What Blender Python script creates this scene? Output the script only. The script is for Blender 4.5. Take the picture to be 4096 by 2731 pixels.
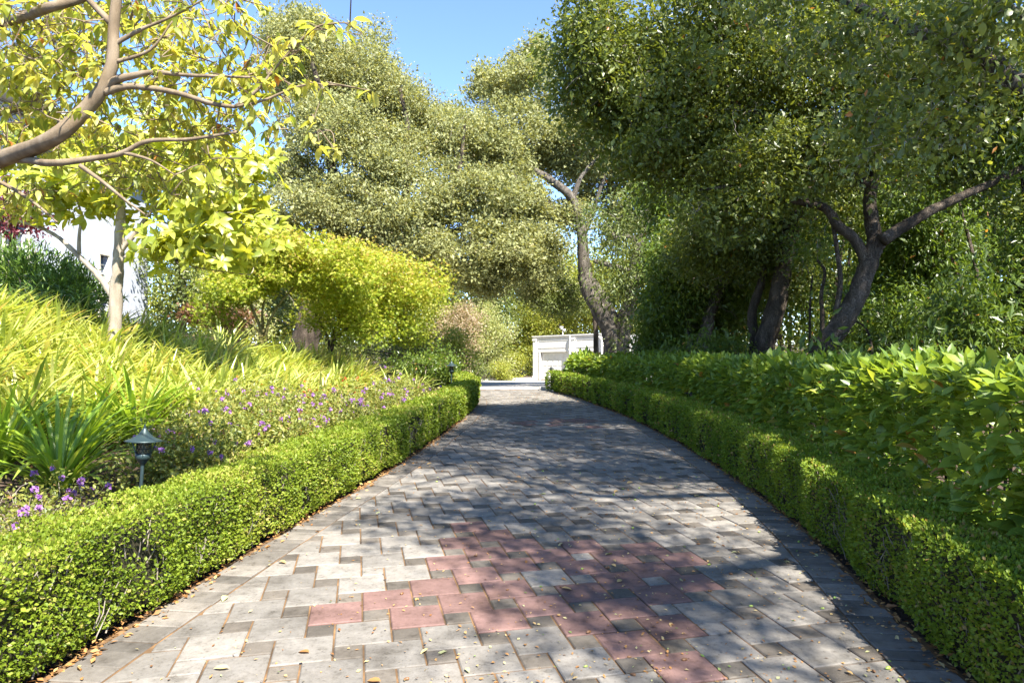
import bpy, math, random
import numpy as np
from mathutils import Vector, Matrix

# ------------------------------------------------------------------ camera, sky, sun, exposure
SC = bpy.context.scene
COL = SC.collection
for o in list(bpy.data.objects):
    bpy.data.objects.remove(o)
FPX, CX, CY, CAMZ = 2731.0, 2048.0, 1365.5, 1.5      # photograph pixels
cam = bpy.data.cameras.new('camera')
cam.sensor_width = 36.0
cam.lens = 24.0
cam.clip_start = 0.05
cam.clip_end = 2000
camo = bpy.data.objects.new('camera', cam)
COL.objects.link(camo)
camo.location = (0, 0, CAMZ)
camo.rotation_euler = (math.pi / 2, 0, 0)
SC.camera = camo

SUN_AZ = (0.52, -0.854)                                # towards the sun: behind the camera, to its right
SUN_EL = math.radians(51)
world = bpy.data.worlds.new('World')
SC.world = world
world.use_nodes = True
wn = world.node_tree.nodes
wl = world.node_tree.links
sky = wn.new('ShaderNodeTexSky')
sky.sky_type = 'NISHITA'
sky.sun_disc = False
sky.sun_elevation = SUN_EL
sky.sun_rotation = math.atan2(SUN_AZ[0], SUN_AZ[1])
sky.altitude = 2000
sky.air_density = 0.7
sky.dust_density = 0.0
sky.ozone_density = 3.5
wn['Background'].inputs['Strength'].default_value = 0.115
wl.new(sky.outputs['Color'], wn['Background'].inputs['Color'])
sun = bpy.data.lights.new('sun', 'SUN')
sun.energy = 4.0
sun.angle = math.radians(0.6)
sun.color = (1.0, 0.95, 0.87)
suno = bpy.data.objects.new('sun', sun)
COL.objects.link(suno)
suno.location = (0, 0, 30)
_sd = Vector((SUN_AZ[0] * math.cos(SUN_EL), SUN_AZ[1] * math.cos(SUN_EL), math.sin(SUN_EL)))
suno.rotation_euler = _sd.to_track_quat('Z', 'Y').to_euler()
SC.view_settings.view_transform = 'Standard'
SC.view_settings.look = 'None'
SC.view_settings.gamma = 1.0
SC.view_settings.exposure = 2.3
SC.cycles.max_bounces = 10
SC.cycles.diffuse_bounces = 5
SC.cycles.transmission_bounces = 6
SC.cycles.caustics_reflective = False
SC.cycles.caustics_refractive = False

RNG = np.random.default_rng(7)
random.seed(7)


def at(px, py, D):
    """point seen at photograph pixel (px, py) at distance D along the view axis"""
    return np.array([(px - CX) / FPX * D, D, CAMZ - (py - CY) / FPX * D])


# ------------------------------------------------------------------ mesh helpers
def mesh_np(name, V, F, rnd=None, smooth=False):
    """V (n,3); F (m,3) or (m,4) or a list of such arrays"""
    if not isinstance(F, list):
        F = [F]
    F = [np.asarray(f, np.int32) for f in F if len(f)]
    me = bpy.data.meshes.new(name)
    V = np.asarray(V, np.float32)
    me.vertices.add(len(V))
    me.vertices.foreach_set('co', V.ravel())
    loops = np.concatenate([f.ravel() for f in F])
    tot = np.concatenate([np.full(len(f), f.shape[1], np.int32) for f in F])
    start = np.concatenate([[0], np.cumsum(tot)[:-1]]).astype(np.int32)
    me.loops.add(len(loops))
    me.loops.foreach_set('vertex_index', loops)
    me.polygons.add(len(tot))
    me.polygons.foreach_set('loop_start', start)
    me.polygons.foreach_set('loop_total', tot)
    me.polygons.foreach_set('use_smooth', np.full(len(tot), bool(smooth)))
    if rnd is not None:
        a = me.attributes.new('rnd', 'FLOAT', 'POINT')
        a.data.foreach_set('value', np.asarray(rnd, np.float32))
    me.update(calc_edges=True)
    me.validate()
    return me


class MB:
    """collects pieces of geometry into one mesh"""

    def __init__(s):
        s.V, s.T, s.Q, s.R, s.n = [], [], [], [], 0

    def add(s, V, T=None, Q=None, rnd=0.5):
        V = np.asarray(V, float)
        if T is not None and len(T):
            s.T.append(np.asarray(T, int) + s.n)
        if Q is not None and len(Q):
            s.Q.append(np.asarray(Q, int) + s.n)
        s.V.append(V)
        s.R.append(np.broadcast_to(np.asarray(rnd, float), (len(V),)))
        s.n += len(V)
        return s

    def box(s, x0, x1, y0, y1, z0, z1):
        V = [(x, y, z) for z in (z0, z1) for y in (y0, y1) for x in (x0, x1)]
        Q = [(0, 2, 3, 1), (4, 5, 7, 6), (0, 1, 5, 4), (2, 6, 7, 3), (0, 4, 6, 2), (1, 3, 7, 5)]
        return s.add(V, Q=Q)

    def tube(s, pts, radii, n=8, rough=0.0, cap=True):
        pts = np.asarray(pts, float)
        m = len(pts)
        radii = np.broadcast_to(np.asarray(radii, float), (m,))
        tan = np.gradient(pts, axis=0)
        tan /= np.linalg.norm(tan, axis=1)[:, None] + 1e-9
        ref = np.array([1, 0, 0]) if abs(tan[0][0]) < .8 else np.array([0, 1, 0])
        V = []
        ang = np.arange(n) / n * 2 * math.pi
        for k in range(m):
            u = ref - tan[k] * (ref @ tan[k])
            u /= np.linalg.norm(u) + 1e-9
            v = np.cross(tan[k], u)
            ref = u
            r = radii[k] * (1 + (rough * (np.sin(ang * 3 + k * .9) * .5 + np.sin(ang * 5 + 1.7 * k) * .35 + RNG.normal(0, .3, n)) if rough else 0))
            V.append(pts[k] + np.outer(np.cos(ang) * r, u) + np.outer(np.sin(ang) * r, v))
        V = np.concatenate(V)
        Q = []
        for k in range(m - 1):
            for a in range(n):
                b = (a + 1) % n
                Q.append((k * n + a, k * n + b, (k + 1) * n + b, (k + 1) * n + a))
        T = []
        if cap:
            V = np.vstack([V, pts[:1], pts[-1:]])
            for a in range(n):
                b = (a + 1) % n
                T.append((m * n, b, a))
                T.append((m * n + 1, (m - 1) * n + a, (m - 1) * n + b))
        return s.add(V, T=T, Q=Q)

    def lathe(s, prof, n=20, c=(0, 0, 0)):
        V = []
        for r, z in prof:
            for a in range(n):
                t = a / n * 2 * math.pi
                V.append((c[0] + r * math.cos(t), c[1] + r * math.sin(t), c[2] + z))
        Q = []
        for k in range(len(prof) - 1):
            for a in range(n):
                b = (a + 1) % n
                Q.append((k * n + a, k * n + b, (k + 1) * n + b, (k + 1) * n + a))
        return s.add(V, Q=Q)

    def mesh(s, name, smooth=False):
        F = []
        if s.T:
            F.append(np.concatenate(s.T))
        if s.Q:
            F.append(np.concatenate(s.Q))
        return mesh_np(name, np.concatenate(s.V), F, np.concatenate(s.R), smooth)

    def obj(s, name, mat, parent=None, smooth=False):
        return link(name, s.mesh(name, smooth), mat, parent)


def link(name, me, mat=None, parent=None, loc=None, rot=None):
    o = bpy.data.objects.new(name, me)
    COL.objects.link(o)
    if mat is not None and me is not None and not me.materials:
        me.materials.append(mat)
    if parent is not None:
        o.parent = parent
    if loc is not None:
        o.location = loc
    if rot is not None:
        o.rotation_euler = rot
    return o


def tag(o, label=None, cat=None, group=None, kind=None):
    for k, v in (('label', label), ('category', cat), ('group', group), ('kind', kind)):
        if v:
            o[k] = v
    return o


def thing(name, label, cat, loc=(0, 0, 0), group=None):
    o = bpy.data.objects.new(name, None)
    o.empty_display_size = .1
    COL.objects.link(o)
    o.location = loc
    return tag(o, label, cat, group)


def smooth_path(P, n=8):
    """Catmull-Rom through points"""
    P = np.asarray(P, float)
    Q = np.vstack([2 * P[0] - P[1], P, 2 * P[-1] - P[-2]])
    out = []
    for i in range(1, len(Q) - 2):
        for t in np.linspace(0, 1, n, endpoint=False):
            a, b, c, d = Q[i - 1], Q[i], Q[i + 1], Q[i + 2]
            out.append(.5 * (2 * b + (c - a) * t + (2 * a - 5 * b + 4 * c - d) * t * t + (3 * b - a - 3 * c + d) * t ** 3))
    out.append(P[-1])
    return np.array(out)


def nz(p, s=1.0, seed=0.0):
    """cheap smooth noise, about -1..1"""
    x, y, z = p[..., 0] * s + seed, p[..., 1] * s + seed * 1.7, p[..., 2] * s - seed
    return (np.sin(1.1 * x + 2.3 * np.sin(.7 * y + .3)) + np.sin(1.3 * y + 1.9 * np.sin(.9 * z + 1.1)) + np.sin(1.2 * z + 2.1 * np.sin(.8 * x + 2.2))) / 3


# ------------------------------------------------------------------ materials
def newmat(name):
    m = bpy.data.materials.new(name)
    m.use_nodes = True
    return m, m.node_tree.nodes, m.node_tree.links, m.node_tree.nodes['Principled BSDF']


def ramp(n, stops):
    r = n.new('ShaderNodeValToRGB')
    while len(r.color_ramp.elements) > 1:
        r.color_ramp.elements.remove(r.color_ramp.elements[-1])
    r.color_ramp.elements[0].position = stops[0][0]
    r.color_ramp.elements[0].color = (*stops[0][1], 1)
    for p, c in stops[1:]:
        e = r.color_ramp.elements.new(p)
        e.color = (*c, 1)
    return r


def leafmat(name, stops, trans=.35, rough=.45, spec=.5, tcol=1.6):
    m, n, l, b = newmat(name)
    a = n.new('ShaderNodeAttribute')
    a.attribute_name = 'rnd'
    r = ramp(n, stops)
    l.new(a.outputs['Fac'], r.inputs['Fac'])
    l.new(r.outputs['Color'], b.inputs['Base Color'])
    b.inputs['Roughness'].default_value = rough
    b.inputs['Specular IOR Level'].default_value = spec
    t = n.new('ShaderNodeBsdfTranslucent')
    mul = n.new('ShaderNodeVectorMath')
    mul.operation = 'MULTIPLY'
    mul.inputs[1].default_value = (tcol * 1.1, tcol, tcol * .5)
    l.new(r.outputs['Color'], mul.inputs[0])
    l.new(mul.outputs[0], t.inputs['Color'])
    mix = n.new('ShaderNodeMixShader')
    mix.inputs[0].default_value = trans
    l.new(b.outputs[0], mix.inputs[1])
    l.new(t.outputs[0], mix.inputs[2])
    l.new(mix.outputs[0], n['Material Output'].inputs['Surface'])
    return m


def noisemat(name, stops, scale=8, detail=6, rough=.85, bump=.3, bscale=40, bdist=.01, coord='Object', spec=.3, stretch=(1, 1, 1), random_obj=0.0):
    m, n, l, b = newmat(name)
    tc = n.new('ShaderNodeTexCoord')
    mp = n.new('ShaderNodeMapping')
    mp.inputs['Scale'].default_value = stretch
    l.new(tc.outputs[coord], mp.inputs['Vector'])
    t = n.new('ShaderNodeTexNoise')
    t.inputs['Scale'].default_value = scale
    t.inputs['Detail'].default_value = detail
    t.inputs['Roughness'].default_value = .62
    l.new(mp.outputs[0], t.inputs['Vector'])
    r = ramp(n, stops)
    l.new(t.outputs['Fac'], r.inputs['Fac'])
    l.new(r.outputs['Color'], b.inputs['Base Color'])
    t2 = n.new('ShaderNodeTexNoise')
    t2.inputs['Scale'].default_value = bscale
    t2.inputs['Detail'].default_value = 5
    l.new(mp.outputs[0], t2.inputs['Vector'])
    bp = n.new('ShaderNodeBump')
    bp.inputs['Strength'].default_value = bump
    bp.inputs['Distance'].default_value = bdist
    l.new(t2.outputs['Fac'], bp.inputs['Height'])
    l.new(bp.outputs[0], b.inputs['Normal'])
    b.inputs['Roughness'].default_value = rough
    b.inputs['Specular IOR Level'].default_value = spec
    return m


def barkmat(name, dark, mid, light, scale=9, crack=1.0):
    m, n, l, b = newmat(name)
    tc = n.new('ShaderNodeTexCoord')
    mp = n.new('ShaderNodeMapping')
    mp.inputs['Scale'].default_value = (1, 1, .35)
    l.new(tc.outputs['Object'], mp.inputs['Vector'])
    v = n.new('ShaderNodeTexVoronoi')
    v.feature = 'DISTANCE_TO_EDGE'
    v.inputs['Scale'].default_value = scale * 2.4
    nse = n.new('ShaderNodeTexNoise')
    nse.inputs['Scale'].default_value = scale
    nse.inputs['Detail'].default_value = 7
    l.new(mp.outputs[0], nse.inputs['Vector'])
    addv = n.new('ShaderNodeVectorMath')
    addv.operation = 'ADD'
    l.new(mp.outputs[0], addv.inputs[0])
    l.new(nse.outputs['Color'], addv.inputs[1])
    l.new(addv.outputs[0], v.inputs['Vector'])
    r = ramp(n, [(.25, dark), (.5, mid), (.75, light)])
    l.new(nse.outputs['Fac'], r.inputs['Fac'])
    mr = n.new('ShaderNodeMapRange')
    mr.inputs['From Max'].default_value = .18
    l.new(v.outputs['Distance'], mr.inputs['Value'])
    ck = ramp(n, [(0, (1 - .6 * crack,) * 3), (.6, (1, 1, 1))])
    l.new(mr.outputs[0], ck.inputs['Fac'])
    mx = n.new('ShaderNodeMix')
    mx.data_type = 'RGBA'
    mx.blend_type = 'MULTIPLY'
    mx.inputs[0].default_value = 1.
    l.new(r.outputs['Color'], mx.inputs[6])
    l.new(ck.outputs['Color'], mx.inputs[7])
    l.new(mx.outputs[2], b.inputs['Base Color'])
    addm = n.new('ShaderNodeMath')
    addm.operation = 'ADD'
    l.new(mr.outputs[0], addm.inputs[0])
    l.new(nse.outputs['Fac'], addm.inputs[1])
    bp = n.new('ShaderNodeBump')
    bp.inputs['Strength'].default_value = .9 * crack
    bp.inputs['Distance'].default_value = .02
    l.new(addm.outputs[0], bp.inputs['Height'])
    l.new(bp.outputs[0], b.inputs['Normal'])
    b.inputs['Roughness'].default_value = .9
    b.inputs['Specular IOR Level'].default_value = .2
    return m


def pavermat(name, base, var, speck=.5):
    """concrete paver: colour differs from stone to stone, mottled and pitted"""
    m, n, l, b = newmat(name)
    oi = n.new('ShaderNodeObjectInfo')
    at_ = n.new('ShaderNodeAttribute')
    at_.attribute_name = 'rnd'
    ad = n.new('ShaderNodeMath')
    ad.operation = 'ADD'
    l.new(oi.outputs['Random'], ad.inputs[0])
    l.new(at_.outputs['Fac'], ad.inputs[1])
    fr = n.new('ShaderNodeMath')
    fr.operation = 'FRACT'
    l.new(ad.outputs[0], fr.inputs[0])
    geo = n.new('ShaderNodeNewGeometry')
    big = n.new('ShaderNodeTexNoise')
    big.inputs['Scale'].default_value = 2.2
    big.inputs['Detail'].default_value = 8
    big.inputs['Roughness'].default_value = .65
    l.new(geo.outputs['Position'], big.inputs['Vector'])
    fine = n.new('ShaderNodeTexNoise')
    fine.inputs['Scale'].default_value = 38
    fine.inputs['Detail'].default_value = 6
    fine.inputs['Roughness'].default_value = .75
    l.new(geo.outputs['Position'], fine.inputs['Vector'])
    r = ramp(n, [(0, tuple(c * (1 - var) for c in base)), (.5, base), (1, tuple(min(1, c * (1 + var)) for c in base))])
    l.new(fr.outputs[0], r.inputs['Fac'])
    r2 = ramp(n, [(.3, (.5, .48, .45)), (.47, (.95, .95, .94)), (.72, (1.15, 1.13, 1.1))])
    l.new(big.outputs['Fac'], r2.inputs['Fac'])
    r3 = ramp(n, [(.33, (.45, .44, .42)), (.43, (.95, .95, .95)), (.62, (1.05, 1.05, 1.05)), (.75, (1.2, 1.2, 1.2))])
    l.new(fine.outputs['Fac'], r3.inputs['Fac'])
    m1 = n.new('ShaderNodeMix')
    m1.data_type = 'RGBA'
    m1.blend_type = 'MULTIPLY'
    m1.inputs[0].default_value = .95
    l.new(r.outputs['Color'], m1.inputs[6])
    l.new(r2.outputs['Color'], m1.inputs[7])
    m2 = n.new('ShaderNodeMix')
    m2.data_type = 'RGBA'
    m2.blend_type = 'MULTIPLY'
    m2.inputs[0].default_value = speck
    l.new(m1.outputs[2], m2.inputs[6])
    l.new(r3.outputs['Color'], m2.inputs[7])
    mid = n.new('ShaderNodeTexNoise')
    mid.inputs['Scale'].default_value = 11
    mid.inputs['Detail'].default_value = 7
    mid.inputs['Roughness'].default_value = .7
    l.new(geo.outputs['Position'], mid.inputs['Vector'])
    r4 = ramp(n, [(.3, (.42, .4, .37)), (.43, (.86, .85, .83)), (.58, (1.03, 1.03, 1.03)), (.7, (1.25, 1.24, 1.2))])
    l.new(mid.outputs['Fac'], r4.inputs['Fac'])
    m3 = n.new('ShaderNodeMix')
    m3.data_type = 'RGBA'
    m3.blend_type = 'MULTIPLY'
    m3.inputs[0].default_value = .85
    l.new(m2.outputs[2], m3.inputs[6])
    l.new(r4.outputs['Color'], m3.inputs[7])
    l.new(m3.outputs[2], b.inputs['Base Color'])
    bp = n.new('ShaderNodeBump')
    bp.inputs['Strength'].default_value = .6
    bp.inputs['Distance'].default_value = .005
    l.new(fine.outputs['Fac'], bp.inputs['Height'])
    l.new(bp.outputs[0], b.inputs['Normal'])
    b.inputs['Roughness'].default_value = .82
    b.inputs['Specular IOR Level'].default_value = .25
    return m


def plain(name, c, rough=.5, spec=.5, metal=0.0):
    m, n, l, b = newmat(name)
    t = n.new('ShaderNodeTexNoise')
    t.inputs['Scale'].default_value = 6
    t.inputs['Detail'].default_value = 5
    tc = n.new('ShaderNodeTexCoord')
    l.new(tc.outputs['Object'], t.inputs['Vector'])
    r = ramp(n, [(.3, tuple(x * .88 for x in c)), (.7, tuple(min(1, x * 1.06) for x in c))])
    l.new(t.outputs['Fac'], r.inputs['Fac'])
    l.new(r.outputs['Color'], b.inputs['Base Color'])
    b.inputs['Roughness'].default_value = rough
    b.inputs['Specular IOR Level'].default_value = spec
    b.inputs['Metallic'].default_value = metal
    return m


M = {}
M['paver'] = pavermat('grey paver', (.192, .177, .157), .2, .85)
M['paver_dark'] = pavermat('charcoal paver', (.115, .1, .083), .3, .6)
M['paver_pink'] = pavermat('rose paver', (.18, .108, .094), .16, .6)
M['edge'] = pavermat('edge paver', (.155, .14, .122), .38)
M['sand'] = noisemat('joint sand', [(.32, (.045, .03, .018)), (.5, (.12, .07, .033)), (.7, (.25, .14, .06))], scale=5, bscale=120, bdist=.004, rough=.95)
M['soil'] = noisemat('soil and mulch', [(.3, (.025, .016, .011)), (.5, (.07, .045, .03)), (.72, (.16, .11, .08))], scale=30, bscale=60, bump=.9, bdist=.03, rough=.95)
M['concrete'] = noisemat('concrete court', [(.3, (.26, .24, .21)), (.7, (.36, .34, .31))], scale=3, bscale=90, bdist=.003)
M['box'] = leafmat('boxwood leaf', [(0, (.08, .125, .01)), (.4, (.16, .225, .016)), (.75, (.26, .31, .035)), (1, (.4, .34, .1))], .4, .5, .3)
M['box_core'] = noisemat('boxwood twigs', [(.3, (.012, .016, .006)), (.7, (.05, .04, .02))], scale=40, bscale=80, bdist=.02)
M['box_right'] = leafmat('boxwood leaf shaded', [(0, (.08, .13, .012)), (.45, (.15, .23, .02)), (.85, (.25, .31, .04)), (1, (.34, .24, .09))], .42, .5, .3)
M['laurel'] = leafmat('laurel leaf', [(0, (.08, .14, .018)), (.5, (.17, .25, .035)), (.85, (.28, .36, .05)), (.97, (.38, .36, .06)), (1, (.32, .17, .04))], .4, .4, .4)
M['cherry'] = leafmat('cherry leaf', [(0, (.19, .25, .05)), (.45, (.36, .38, .085)), (.9, (.5, .46, .13)), (.975, (.56, .4, .09)), (1, (.45, .17, .05))], .58, .45, .5, 1.6)
M['magnolia'] = leafmat('magnolia leaf', [(0, (.2, .26, .03)), (.5, (.34, .38, .05)), (1, (.48, .46, .08))], .5, .4, .6, 1.6)
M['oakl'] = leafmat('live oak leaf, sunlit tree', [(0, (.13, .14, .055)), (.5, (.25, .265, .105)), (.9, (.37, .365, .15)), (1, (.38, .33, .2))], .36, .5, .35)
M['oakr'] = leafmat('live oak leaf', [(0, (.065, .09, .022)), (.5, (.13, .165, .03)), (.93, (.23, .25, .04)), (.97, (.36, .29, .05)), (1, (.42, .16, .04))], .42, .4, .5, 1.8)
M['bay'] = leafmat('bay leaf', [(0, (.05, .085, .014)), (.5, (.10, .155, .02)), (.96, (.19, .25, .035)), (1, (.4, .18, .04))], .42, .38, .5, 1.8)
M['maple'] = leafmat('maple leaf', [(0, (.15, .22, .015)), (.4, (.3, .36, .03)), (.75, (.43, .44, .07)), (1, (.52, .38, .12))], .45, .5, .3, 1.4)
M['redmaple'] = leafmat('red maple leaf', [(0, (.1, .06, .03)), (1, (.22, .11, .05))], .3)
M['plum'] = leafmat('purple plum leaf', [(0, (.06, .012, .016)), (.6, (.13, .02, .03)), (1, (.3, .03, .05))], .3)
M['oleander'] = leafmat('oleander leaf', [(0, (.05, .10, .015)), (.6, (.11, .19, .03)), (1, (.22, .3, .05))], .25, .4)
M['lily'] = leafmat('strap leaf', [(0, (.22, .3, .04)), (.5, (.4, .46, .1)), (.9, (.56, .56, .2)), (1, (.58, .44, .17))], .42, .28, .8, 1.25)
M['lily_shaded'] = leafmat('strap leaf shaded', [(0, (.12, .22, .02)), (.6, (.24, .36, .035)), (1, (.38, .45, .07))], .42, .34, .6, 1.4)  # darker copy of the strap leaf, shade put into its green
M['lantana'] = leafmat('lantana leaf', [(0, (.09, .12, .02)), (.5, (.19, .22, .035)), (.9, (.33, .3, .07)), (1, (.26, .14, .06))], .36, .5)
M['purple'] = leafmat('purple petal', [(0, (.24, .09, .36)), (1, (.42, .22, .5))], .25, .6)
M['red'] = leafmat('red petal', [(0, (.5, .04, .02)), (1, (.65, .16, .05))], .25, .6)
M['fern'] = leafmat('fern frond', [(0, (.14, .22, .02)), (.7, (.28, .34, .03)), (1, (.42, .3, .05))], .42)
M['feather'] = leafmat('pale feathery leaf', [(0, (.18, .22, .06)), (.6, (.32, .34, .12)), (1, (.46, .41, .25))], .35)
M['pinkish'] = leafmat('pinkish shrub leaf', [(0, (.2, .18, .09)), (.6, (.32, .24, .15)), (1, (.4, .27, .19))], .3)
M['back'] = leafmat('far tree leaf', [(0, (.12, .16, .02)), (.5, (.26, .29, .04)), (1, (.42, .39, .08))], .38)
M['backd'] = leafmat('far dark leaf', [(0, (.06, .085, .02)), (.5, (.12, .155, .03)), (1, (.2, .22, .06))], .3)
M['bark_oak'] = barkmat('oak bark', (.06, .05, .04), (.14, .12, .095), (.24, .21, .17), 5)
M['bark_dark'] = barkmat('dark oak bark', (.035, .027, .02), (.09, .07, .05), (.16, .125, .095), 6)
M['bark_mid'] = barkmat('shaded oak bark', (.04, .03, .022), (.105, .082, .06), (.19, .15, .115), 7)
M['bark_cherry'] = barkmat('cherry bark', (.11, .08, .05), (.2, .15, .095), (.3, .24, .17), 14, .35)
M['bark_mag'] = barkmat('magnolia bark', (.17, .14, .1), (.3, .25, .19), (.38, .33, .26), 10, .3)
M['bark_maple'] = barkmat('maple bark', (.09, .08, .035), (.18, .15, .06), (.25, .2, .1), 10, .3)
M['twig'] = noisemat('grey twig', [(.3, (.13, .11, .085)), (.7, (.28, .24, .19))], scale=20, bump=.1)
M['green_metal'] = plain('verdigris lamp metal', (.03, .05, .05), .42, .5, .35)
M['black_metal'] = plain('dark bronze lamp metal', (.025, .03, .03), .4, .5, .3)
M['frosted'] = plain('amber lamp glass', (.16, .12, .06), .25, .5)
M['white'] = plain('white stucco', (.62, .6, .56), .7, .3)
M['white_trim'] = plain('white trim paint', (.66, .64, .6), .5, .4)
M['house'] = plain('pale stucco', (.44, .47, .52), .8, .2)  # bluish grey puts the shade on the white wall into its colour
M['cream'] = plain('cream window frame', (.72, .66, .5), .5, .4)
M['glass'] = plain('window glass', (.10, .12, .14), .06, .9)
M['roofing'] = plain('grey roofing', (.25, .24, .23), .9, .1)
M['kerb'] = noisemat('kerb concrete', [(.3, (.32, .3, .27)), (.7, (.48, .45, .41))], scale=6, bscale=70, bdist=.004)
M['deadleaf'] = leafmat('dry fallen leaf', [(0, (.2, .09, .03)), (.4, (.38, .2, .07)), (.75, (.5, .4, .18)), (.9, (.4, .42, .2)), (1, (.12, .2, .04))], .15, .6, .3)
M['acorn'] = noisemat('acorn nut', [(.3, (.10, .05, .025)), (.7, (.24, .12, .05))], scale=30, rough=.4, bump=.05)
M['acorn_green'] = plain('green acorn', (.3, .4, .07), .35)
M['chip'] = leafmat('bark chip', [(0, (.03, .018, .012)), (.6, (.10, .06, .04)), (.9, (.2, .14, .10)), (1, (.42, .38, .33))], .0, .9, .2)

# ------------------------------------------------------------------ layout of the place
LP = np.array([(-6, -2.45), (-2, -2.36), (0, -2.28), (3, -2.08), (4.39, -1.9), (5.16, -1.82), (5.94, -1.7), (7.21, -1.5), (9.19, -1.26), (12.3, -.99), (15.1, -.84),
               (17.5, -.88), (20, -1.25), (22, -1.9), (25, -3.6), (30, -8)])
RP = np.array([(-6, 1.5), (-2, 1.68), (0, 1.8), (3.03, 1.99), (3.7, 2.06), (4.39, 2.17), (5.52, 2.33), (7.33, 2.44), (10.2, 2.47), (13.4, 2.32), (17.95, 1.78), (21, 1.12),
               (23, .5), (30, -3)])
_ys = np.linspace(-6, 30, 721)


def _sm(P):
    v = np.interp(_ys, P[:, 0], P[:, 1])
    k = np.exp(-.5 * (np.arange(-24, 25) / 10.) ** 2)
    k /= k.sum()
    return np.convolve(np.pad(v, 24, mode='edge'), k, 'valid')


_lx, _rx = _sm(LP), _sm(RP)


def left_x(y):
    return np.interp(y, _ys, _lx)


def right_x(y):
    return np.interp(y, _ys, _rx)


def sstep(a, b, x):
    t = np.clip((x - a) / (b - a), 0, 1)
    return t * t * (3 - 2 * t)


HEDGE_T = .48


def court_z(y):
    return -.044 * np.maximum(0, y - 20.5)


def ground_z(x, y):
    x, y = np.asarray(x, float), np.asarray(y, float)
    d = left_x(np.minimum(y, 22)) - HEDGE_T - x
    zl = .04 + .12 * np.clip(d, 0, 3) + .36 * np.clip(d - 2.6, 0, 3.2) + .1 * np.clip(d - 5.8, 0, 6)
    zl = zl * (1 - .5 * sstep(16, 40, y)) + .05 * np.sin(x * 1.7 + y * .9)
    e = x - right_x(np.minimum(y, 21)) - HEDGE_T
    zr = .02 + .05 * np.clip(e, 0, 4) + .03 * np.sin(x * 1.3 + y)
    z = np.where(d > 0, zl, np.where(e > 0, zr, -.06))
    z = z + court_z(y) * np.where(y > 20.5, 1, 0)
    # the court beyond the bend lies below its paving
    inc = (y > 20.2) & (y < 47.5 - .0 * x) & (x > -3.6 - (y - 20) * .35) & (x < 22)
    z = np.where(inc, court_z(y) - .06, z)
    return z


# ground, one sheet to the horizon
gx = np.concatenate([np.array([-900, -400, -150, -60, -35]), np.arange(-25, 25.01, .35), np.array([30, 40, 70, 160, 400, 900])])
gy = np.concatenate([np.array([-900, -300, -80, -25]), np.arange(-8, 60.01, .35), np.array([70, 90, 150, 400, 900])])
GX, GY = np.meshgrid(gx, gy)
GZ = ground_z(GX, np.clip(GY, -8, 75))
V = np.stack([GX.ravel(), GY.ravel(), GZ.ravel()], 1)
nx, ny = len(gx), len(gy)
ii = (np.arange(ny - 1)[:, None] * nx + np.arange(nx - 1)[None, :]).ravel()
Q = np.stack([ii, ii + 1, ii + nx + 1, ii + nx], 1)
tag(link('ground', mesh_np('ground', V, Q, smooth=True), M['soil']), 'dark soil and mulch under the plants', kind='structure')

# ------------------------------------------------------------------ driveway of concrete pavers
ys = np.arange(-3, 21.51, .25)
mb = MB()
V, Q = [], []
for y in ys:
    V += [(left_x(y) - .04, y, -.0075), (right_x(y) + .04, y, -.0075)]
for k in range(len(ys) - 1):
    Q.append((2 * k, 2 * k + 1, 2 * k + 3, 2 * k + 2))
drive = link('driveway', mesh_np('joint_sand', V, np.array(Q)), M['sand'])
tag(drive, 'paved driveway of grey and rose concrete pavers curving between the hedges', kind='structure')

BORD = .25                                              # width of the edging course


def prism(poly, h=.06, ch=.006):
    """paver from a convex outline (counter-clockwise, local xy): chamfered top, sides; top at z=0"""
    p = np.asarray(poly, float)
    n = len(p)
    c = p.mean(0)
    inn = []
    for k in range(n):
        a, b, d = p[k - 1], p[k], p[(k + 1) % n]
        e1 = (b - a) / (np.linalg.norm(b - a) + 1e-9)
        e2 = (d - b) / (np.linalg.norm(d - b) + 1e-9)
        n1, n2 = np.array([-e1[1], e1[0]]), np.array([-e2[1], e2[0]])
        bis = n1 + n2
        bis /= max(.5, bis @ bis / 2)
        inn.append(b + bis * ch)
    V = [(x, y, 0) for x, y in inn] + [(x, y, -ch * .8) for x, y in p] + [(x, y, -h) for x, y in p]
    T = [(0, k, k + 1) for k in range(1, n - 1)]
    Qs = []
    for k in range(n):
        b = (k + 1) % n
        Qs.append((n + k, n + b, b, k))
        Qs.append((2 * n + k, 2 * n + b, n + b, n + k))
    return np.array(V), np.array(T), np.array(Qs)


def clip_poly(poly, a, b):
    """keep what lies to the left of the line a->b"""
    out = []
    n = len(poly)
    s = lambda p: (b[0] - a[0]) * (p[1] - a[1]) - (b[1] - a[1]) * (p[0] - a[0])
    for k in range(n):
        p, q = poly[k], poly[(k + 1) % n]
        sp, sq = s(p), s(q)
        if sp >= 0:
            out.append(p)
        if sp * sq < 0:
            t = sp / (sp - sq)
            out.append(p + (q - p) * t)
    return out


def poly_area(p):
    p = np.asarray(p)
    x, y = p[:, 0], p[:, 1]
    return .5 * abs(np.dot(x, np.roll(y, -1)) - np.dot(y, np.roll(x, -1)))


OX, OY, TH, PW, pw, JT = -.6712, 3.1166, .2222, .2876, .1449, .0095
ct, st = math.cos(TH), math.sin(TH)


def lat(u, v):
    return np.array([OX + u * ct - v * st, OY + u * st + v * ct])


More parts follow.
